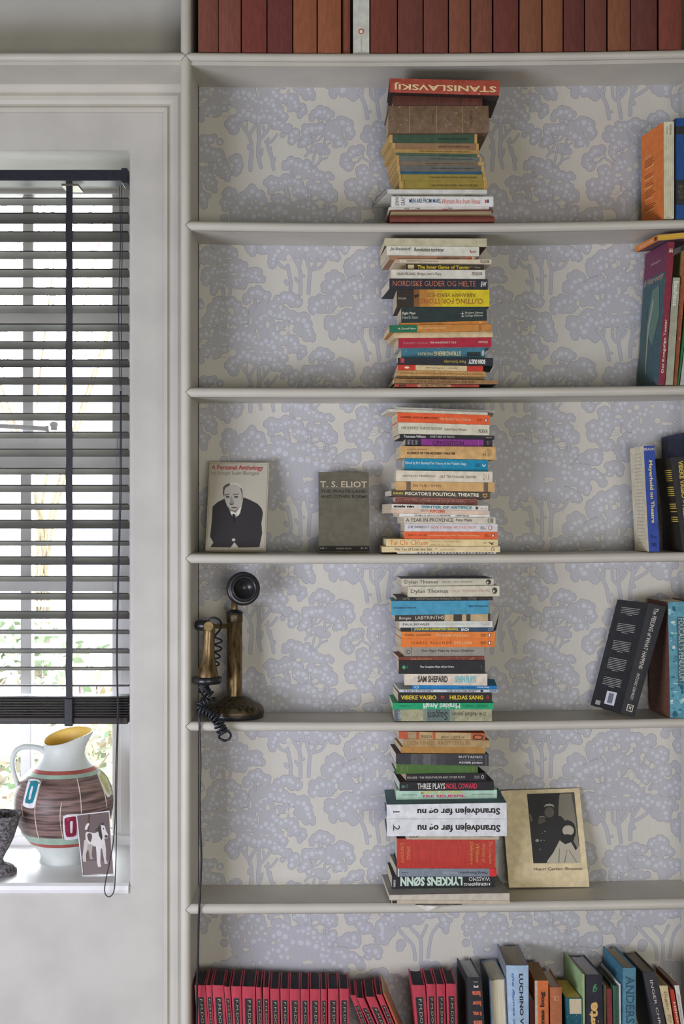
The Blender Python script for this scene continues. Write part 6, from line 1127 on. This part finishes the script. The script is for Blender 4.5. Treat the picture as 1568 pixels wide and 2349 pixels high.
low = spline([kc(262, 1525, yr), kc(255, 1590, yr), kc(300, 1640, .014), kc(345, 1700, .010), kc(290, 1745, .006), kc(225, 1770, .004), kc(215, 1830, .002), kc(285, 1870, -.004), kc(370, 1915, -.010), kc(430, 1985, -.015), kc(470, 2080, -.017), kc(520, 2150, -.017)], 6)
q.tube(coil(low, .0102, 20, 0), .0024, 7)
e_ = kc(520, 2150, -.017); q.tube([e_+Vector((.013*math.cos(t*.42+1), .003*math.sin(t), .011*math.sin(t*.42+1)-.0035)) for t in range(34)], .0024, 7)
q.build('curly_cord', CB, ph, smooth=True)
q = MB(); yk = -.0045
q.tube(spline([P(455, 1626, .002), P(457, 1650, yk), P(457.5, 1690, yk), P(459.5, 1760, yk), P(457.5, 1830, yk), P(459, 1900, yk), P(461.5, 1970, yk), P(458, 2060, yk), P(455.5, 2110, yk), P(454, 2180, yk), P(452, 2260, yk), P(451, 2360, yk), P(449, 2470, yk)], 6), .0023, 8)
q.build('straight_cord', CB, ph, smooth=True)

# ---------------------------------------------------------------- window sill things
uj = S*(D+.36)/D/4.894
jc = P(717/4.894, 0, .36); zj = lambda Y: P(0, 1640+Y/4.894, .36).z
nv = Vector((-jc.x, -D-.36, 0)).normalized(); tv = Vector((-nv.y, nv.x, 0))
jb = zsill+.0004
jug = empty('jug', (jc.x, .36, jb), 'large bulbous white jug banded in streaky brown with a yellow inside and curved handle', 'jug')
WJ = M((210, 216, 212), .45, 1, 'plain', 0, 14, .04, .02, .5); BJ = M((122, 98, 92), .4, 1, 'brush', 0, 26, .4, .05); RJ = M((168, 84, 76), .4, 1, 'plain', 0, 30, .12); GJ = M((160, 186, 168), .4, 1, 'plain', 0, 30, .08); YJ = M((240, 198, 104), .45, 1.05, 'plain', 0, 20, .05)
PR = [(1752, 290), (1745, 302), (1720, 306), (1690, 300), (1640, 274), (1580, 256), (1530, 266), (1470, 310), (1400, 378), (1358, 412), (1315, 445), (1275, 466), (1200, 505), (1120, 533), (1040, 546), (960, 548), (880, 542), (800, 522), (730, 488), (680, 452), (640, 412), (605, 374), (570, 330), (530, 290), (480, 252), (430, 232), (380, 224), (330, 222), (290, 226), (262, 232)]
def jr(z):
    for (y0, r0), (y1, r1) in zip(PR, PR[1:]):
        if zj(y0) <= z <= zj(y1): return (r0+(r1-r0)*(z-zj(y0))/(zj(y1)-zj(y0)))*uj
    return PR[-1][1]*uj
def jfn(x, y, z, a):
    f = max(0, min(1, (z-zj(420))/(zj(262)-zj(420)))); c = math.cos(a); f2 = f*f*(3-2*f)
    k = 1+f2*(.42*max(0, c)**3)
    r = math.hypot(x, y)*k; zz_ = z+f2*uj*(58*c+20)
    v = tv*(r*math.cos(a))+(-nv)*(r*math.sin(a))
    zz_ += f2*uj*(46*math.sin(a)+2); return v.x, v.y, zz_
q = MB(); n_ = 72; dz0 = jb-zj(1752)
allp = [(r*uj, zj(Y)) for Y, r in PR]; allp[0] = (allp[0][0], jb)
outer = [(0, jb)]+allp
q.lathe(outer, (jc.x, .36, 0), n_, fn=jfn)
mi = []
for i in range(len(outer)-1):
    Ym = PR[max(0, i-1)][0]; Y2 = PR[min(len(PR)-1, i)][0]; m_ = (Ym+Y2)/2
    k_ = 0
    if 1358 < m_ < 1402: k_ = 2
    elif 1275 < m_ < 1358: k_ = 3 if m_ > 1316 else 3
    elif 640 < m_ < 1275: k_ = 1
    elif 605 < m_ < 640: k_ = 3
    elif 570 < m_ < 605: k_ = 2
    mi += [k_]*n_
q.m = mi
q.build('body', [WJ, BJ, RJ, GJ], jug, smooth=True)
q = MB(); inn = [(232*uj, zj(262)), (228*uj, zj(256)), (219*uj, zj(258)), (212*uj, zj(300)), (211*uj, zj(380)), (225*uj, zj(440)), (270*uj, zj(520)), (300*uj, zj(560))]
q.lathe(inn, (jc.x, .36, 0), n_, fn=jfn); q.m = [0]*(2*n_)+[1]*(5*n_); q.build('rim', [WJ, YJ], jug, smooth=True)
q = MB(); hp = []
for X_, Y_ in ((508,405),(455,362),(400,348),(330,338),(262,342),(205,372),(172,420),(158,480),(160,550),(178,640),(200,720),(222,790),(232,822)):
    o_ = tv*((X_-717)*uj); hp.append(Vector((jc.x+o_.x, .36+o_.y, zj(Y_))))
q.tube(spline(hp, 5), [ (36-13*i/60)*uj for i in range(61)], 14, flat=1.35); q.build('handle', WJ, jug, smooth=True)
def onjug(X_, Y_, lift=.0006):
    z = zj(Y_); r = jr(z)+lift; s_ = max(-.985, min(.985, (X_-717)*uj/r)); c = math.sqrt(1-s_*s_); v = nv*(c*r)+tv*(s_*r)
    return Vector((jc.x+v.x, .36+v.y, z))
def jpatch(name, pts, col, lift=.0006, sub=6):
    # pts: quad corners TL TR BR BL, gridded so that it hugs the belly
    TL, TR, BR_, BL = pts; q = MB(); vs = []; n = sub
    for i in range(n+1):
        for j in range(n+1):
            a = i/n; b2 = j/n; cut = .0
            x = (TL[0]*(1-a)+TR[0]*a)*(1-b2)+(BL[0]*(1-a)+BR_[0]*a)*b2; y = (TL[1]*(1-a)+TR[1]*a)*(1-b2)+(BL[1]*(1-a)+BR_[1]*a)*b2
            # rounded corners
            ca, cb = (a-.5)*2, (b2-.5)*2; f = 1-.10*(abs(ca)*abs(cb))**3
            mx_ = (TL[0]+TR[0]+BR_[0]+BL[0])/4; my_ = (TL[1]+TR[1]+BR_[1]+BL[1])/4
            vs.append(onjug(mx_+(x-mx_)*f, my_+(y-my_)*f, lift))
    fs = [(i*(n+1)+j, (i+1)*(n+1)+j, (i+1)*(n+1)+j+1, i*(n+1)+j+1) for i in range(n) for j in range(n)]
    return mesh_obj(name, vs, fs, M(col, .35, 1, 'worn' if name == 'painted_blot' else 'plain', 0, 50, .1), jug, smooth=True)
jpatch('painted_patch', ((335,652),(475,648),(402,945),(268,935)), (232,232,236)); jpatch('painted_blot', ((358,668),(452,662),(388,888),(294,896)), (34,128,144), .001); jpatch('painted_slot', ((368,718),(392,712),(362,848),(336,852)), (226,226,230), .0014)
jpatch('painted_patch', ((700,1000),(888,995),(880,1296),(716,1300)), (226,226,232)); jpatch('painted_blot', ((716,1030),(858,1020),(850,1258),(738,1262)), (142,38,66), .001); jpatch('painted_slot', ((782,1072),(812,1070),(808,1212),(784,1216)), (222,222,228), .0014)
jpatch('painted_patch', ((1072,632),(1150,598),(1252,880),(1190,900)), (230,230,226)); jpatch('painted_blot', ((1100,650),(1150,625),(1225,850),(1200,868)), (196,196,120), .001)
def jline(pts):
    q = MB(); L = spline([Vector((x, y, 0)) for x, y in pts], 6); q.tube([onjug(p.x, p.y, .0004) for p in L], .0011, 5); q.build('painted_line', M((226, 214, 196), .5), jug, smooth=True)
jline([(478,655),(435,790),(410,960),(425,1150),(455,1298)]); jline([(270,900),(270,980),(282,1045)]); jline([(695,870),(680,960),(682,1100),(712,1300)]); jline([(858,645),(885,760),(900,900),(905,1080)]); jline([(1080,640),(1140,780),(1170,900),(1180,990)]); jline([(1180,640),(1230,760),(1252,900)])
# stone urn cut by the left picture edge
uu = S*(D+.26)/D/4.894; uc = P(-14/4.894, 0, .24); zu = lambda Y: P(0, 1640+Y/4.894, .24).z
STN = M((120, 116, 120), .85, 1, 'plain', 0, 160, .45, .5)
urn = empty('urn', (uc.x, .24, zsill), 'small weathered grey stone urn on a round foot at the left edge of the sill', 'urn')
pu = [(0, 1818), (196, 1818), (200, 1800), (196, 1775), (172, 1762), (168, 1745), (140, 1725), (95, 1708), (62, 1690), (48, 1665), (52, 1640), (78, 1590), (120, 1510), (162, 1420), (192, 1330), (216, 1240), (230, 1195), (246, 1180), (250, 1160), (240, 1150)]
dzu = zsill+.0004-zu(1818)
def ufn(x, y, z, a):
    Yr = (zu(1200)-z); f = 1+(.035*abs(math.cos(8*a)) if zu(1680) < z < zu(1215) else 0); return x*f, y*f, z
q = MB(); q.lathe([(r*uu, zu(Y)) for r, Y in pu], (uc.x, .24, dzu), 64, fn=ufn); q.build('bowl', STN, urn, smooth=True)
q = MB(); q.lathe([(240*uu, zu(1150)), (222*uu, zu(1160)), (196*uu, zu(1260)), (140*uu, zu(1400)), (0, zu(1460))], (uc.x, .24, dzu), 64); q.build('bowl_inside', STN, urn, smooth=True)
# postcard
q = ((850,1120),(1228,1075),(1280,1755),(925,1808))
B = faceout('postcard', 'sepia postcard of a standing terrier propped against the jug', 'postcard', ((173.7,1868.8),(250.9,1859.7),(261.5,1998.6),(189,2009.4)), (.212,.225), (.236,.262), .0006, zsill+.0004, (226,224,226), 1.0)
bx = [v for v in B.root.children if v.name.startswith('card')]
picture(B, [(poly(q, "864,1130,1220,1088,1268,1742,934,1796"), (112,98,98)), (poly(q, "990,1115,1014,1112,985,1500,960,1786,925,1788,955,1600,975,1300"), (92,72,60)), (poly(q, "934,1640,1262,1600,1268,1742,934,1796"), (128,114,114)),
 (poly(q, "950,1284,958,1245,980,1215,998,1212,1000,1230,984,1262,975,1290"), (224,222,222)),
 (poly(q, "958,1330,975,1308,1060,1322,1100,1305,1120,1260,1165,1360,1180,1420,1170,1470,1130,1490,1085,1470,1030,1462,985,1455,960,1420"), (222,218,216)),
 (poly(q, "945,1400,985,1420,990,1480,965,1560,968,1642,935,1645,925,1600,935,1500"), (204,198,194)), (poly(q, "985,1440,1040,1450,1032,1520,1030,1580,1048,1605,1010,1608,1000,1540,980,1480"), (176,168,164)),
 (poly(q, "1075,1460,1130,1470,1128,1560,1125,1640,1136,1680,1100,1690,1088,1640,1082,1540"), (226,222,220)), (poly(q, "1140,1460,1180,1420,1190,1500,1190,1600,1208,1642,1175,1650,1162,1580,1150,1520"), (214,208,206)),
 (poly(q, "1098,1245,1140,1225,1175,1240,1190,1290,1212,1330,1206,1370,1170,1376,1140,1350,1110,1320"), (220,216,214)), (poly(q, "1100,1240,1130,1228,1138,1290,1150,1360,1140,1400,1112,1350,1098,1290"), (66,58,58)), (poly(q, "1120,1215,1160,1200,1168,1232,1140,1232"), (74,66,64)), (poly(q, "1055,1300,1085,1262,1096,1262,1098,1300"), (84,74,70)),
 (pel(q, 1190, 1352, 18, 16), (84,74,74)), (pel(q, 1160, 1270, 7, 9, 8), (50,46,46)), (poly(q, "975,1345,1000,1320,1030,1335,1032,1375,1015,1425,990,1400"), (96,84,82))], name='printed_photograph', lift=.0002)
a = inv(q, 1038, 1778); b_ = inv(q, 1155, 1750); text(B, 'ART I COME BACK', a[0], b_[0], a[1], b_[1]-.003, (220,214,210), lift=.0012, bold=.02)

# ---------------------------------------------------------------- garden beyond the glass
GRS = M((136, 136, 128), .9, 1, 'plain', 0, 2, .3, 0)
q = MB(); q.box((-30, YG+.08, -.35), (20, 40, -.3)); struct(q.build('ground', GRS))
FN = M((112, 98, 102), .9, 1, 'cloth', 0, 20, .12)
fy = 7.0; rnd = random.Random(3)
f0 = P(40, 1540, fy); ftop = f0.z; 
fn_ = empty('fence', (-4, fy, -.3), 'pale pinkish board fence across the garden behind the window', 'fence')
xx = -5.4; k = 0
while xx < .2:
    w_ = rnd.uniform(.10, .13); q = MB(); h = ftop+rnd.uniform(-.03, .05); q.box((xx, fy, -.3), (xx+w_, fy+.02, h)); q.build('board', FN, fn_); xx += w_+rnd.uniform(.012, .03)
q = MB(); q.box((-5.4, fy+.02, .1), (.2, fy+.07, .18)); q.build('rail', FN, fn_)
def shrub(name, label, cx, cy, cz, r, n, col, ncol, lf=.05, seed=1, sx=1.0, sz=1.0):
    rn = random.Random(seed); root = empty(name, (cx, cy, -.3), label, name)
    q = MB(); 
    for k in range(7):
        a = rn.uniform(0, 6.28); q.tube(spline([(cx, cy, -.3), (cx+rn.uniform(-.1, .1), cy, (cz-.3)/2), (cx+math.cos(a)*r*sx*.7, cy+math.sin(a)*r*.5, cz+rn.uniform(-.2, .6)*r*sz)], 4), [.02*(1-i/9.5) for i in range(9)], 5)
    q.build('branches', M((84, 76, 60), .9), root)
    q = MB(); ms = [M(col, .7, 1, 'ink'), M(ncol, .7, 1, 'ink')]
    for k in range(n):
        u = rn.random()**.4*r; a = rn.uniform(0, 6.28); b2 = rn.uniform(-1.3, 1.5); p = Vector((cx+u*math.cos(a)*math.cos(b2)*sx, cy+u*math.sin(a)*math.cos(b2)*.6, cz+u*math.sin(b2)*sz))
        s_ = lf*rn.uniform(.5, 1.1); d1 = Vector((rn.uniform(-1, 1), rn.uniform(-1, 1), rn.uniform(-1, 1))).normalized()*s_; d2 = d1.orthogonal().normalized()*s_*.45
        q.add([p-d1, p+d2, p+d1, p-d2], [(0, 1, 2, 3)], rn.randint(0, 1))
    o = q.build('leaves', ms, root); o['kind'] = 'stuff'
p_ = P(40, 1800, 2.2); shrub('shrub', 'loose pale bramble shrub outside the window, left of the jug', p_.x-.1, 2.4, p_.z-.1, .55, 900, (104, 102, 88), (116, 104, 88), .04, 2, 1.3)
p_ = P(220, 1790, 3.0); shrub('shrub', 'leafy yellow green shrub outside the window, seen right of the jug', p_.x+.1, 3.2, p_.z-.1, .5, 900, (98, 106, 78), (118, 108, 84), .045, 5)
p_ = P(60, 1470, 5.5); shrub('shrub', 'green bush before the fence, seen through the blind', p_.x, 5.5, p_.z-.5, .7, 900, (84, 100, 74), (96, 106, 84), .06, 8)
p_ = P(90, 600, 6.0); shrub('tree', 'bare tree with pinkish blossom seen through the upper slats', p_.x, 6.0, p_.z, 1.0, 700, (110, 96, 112), (118, 104, 120), .045, 11, 1.2)
hs = empty('house', (-3, 16, -.3), 'neighbouring house with a pale gabled roof beyond the garden', 'house')
HW = M((130, 128, 126), .9); HR = M((100, 100, 106), .8, 1, 'brush', 0, 6, .3)
a = P(40, 1010, 16); b_ = P(330, 760, 16); 
q = MB(); q.box((a.x-2, 15.5, -.3), (b_.x+3, 20, a.z)); q.build('wall', HW, hs)
q = MB(); q.add([(a.x-2.2, 15.3, a.z-.05), (b_.x+3.2, 15.3, a.z-.05), (b_.x+3.2, 20.2, a.z-.05), (a.x-2.2, 20.2, a.z-.05), (b_.x+.2, 16.3, b_.z), (b_.x+.4, 19, b_.z)], [(0, 1, 4), (1, 2, 5, 4), (2, 3, 5), (3, 0, 4, 5), (0, 3, 2, 1)]); q.build('roof', HR, hs)
q = MB(); q.box((a.x+1, 15.48, .6), (a.x+2, 15.55, 1.9)); wq = q.build('window', M((120, 130, 140), .2), hs)
flush_text()
bpy.context.view_layer.update()
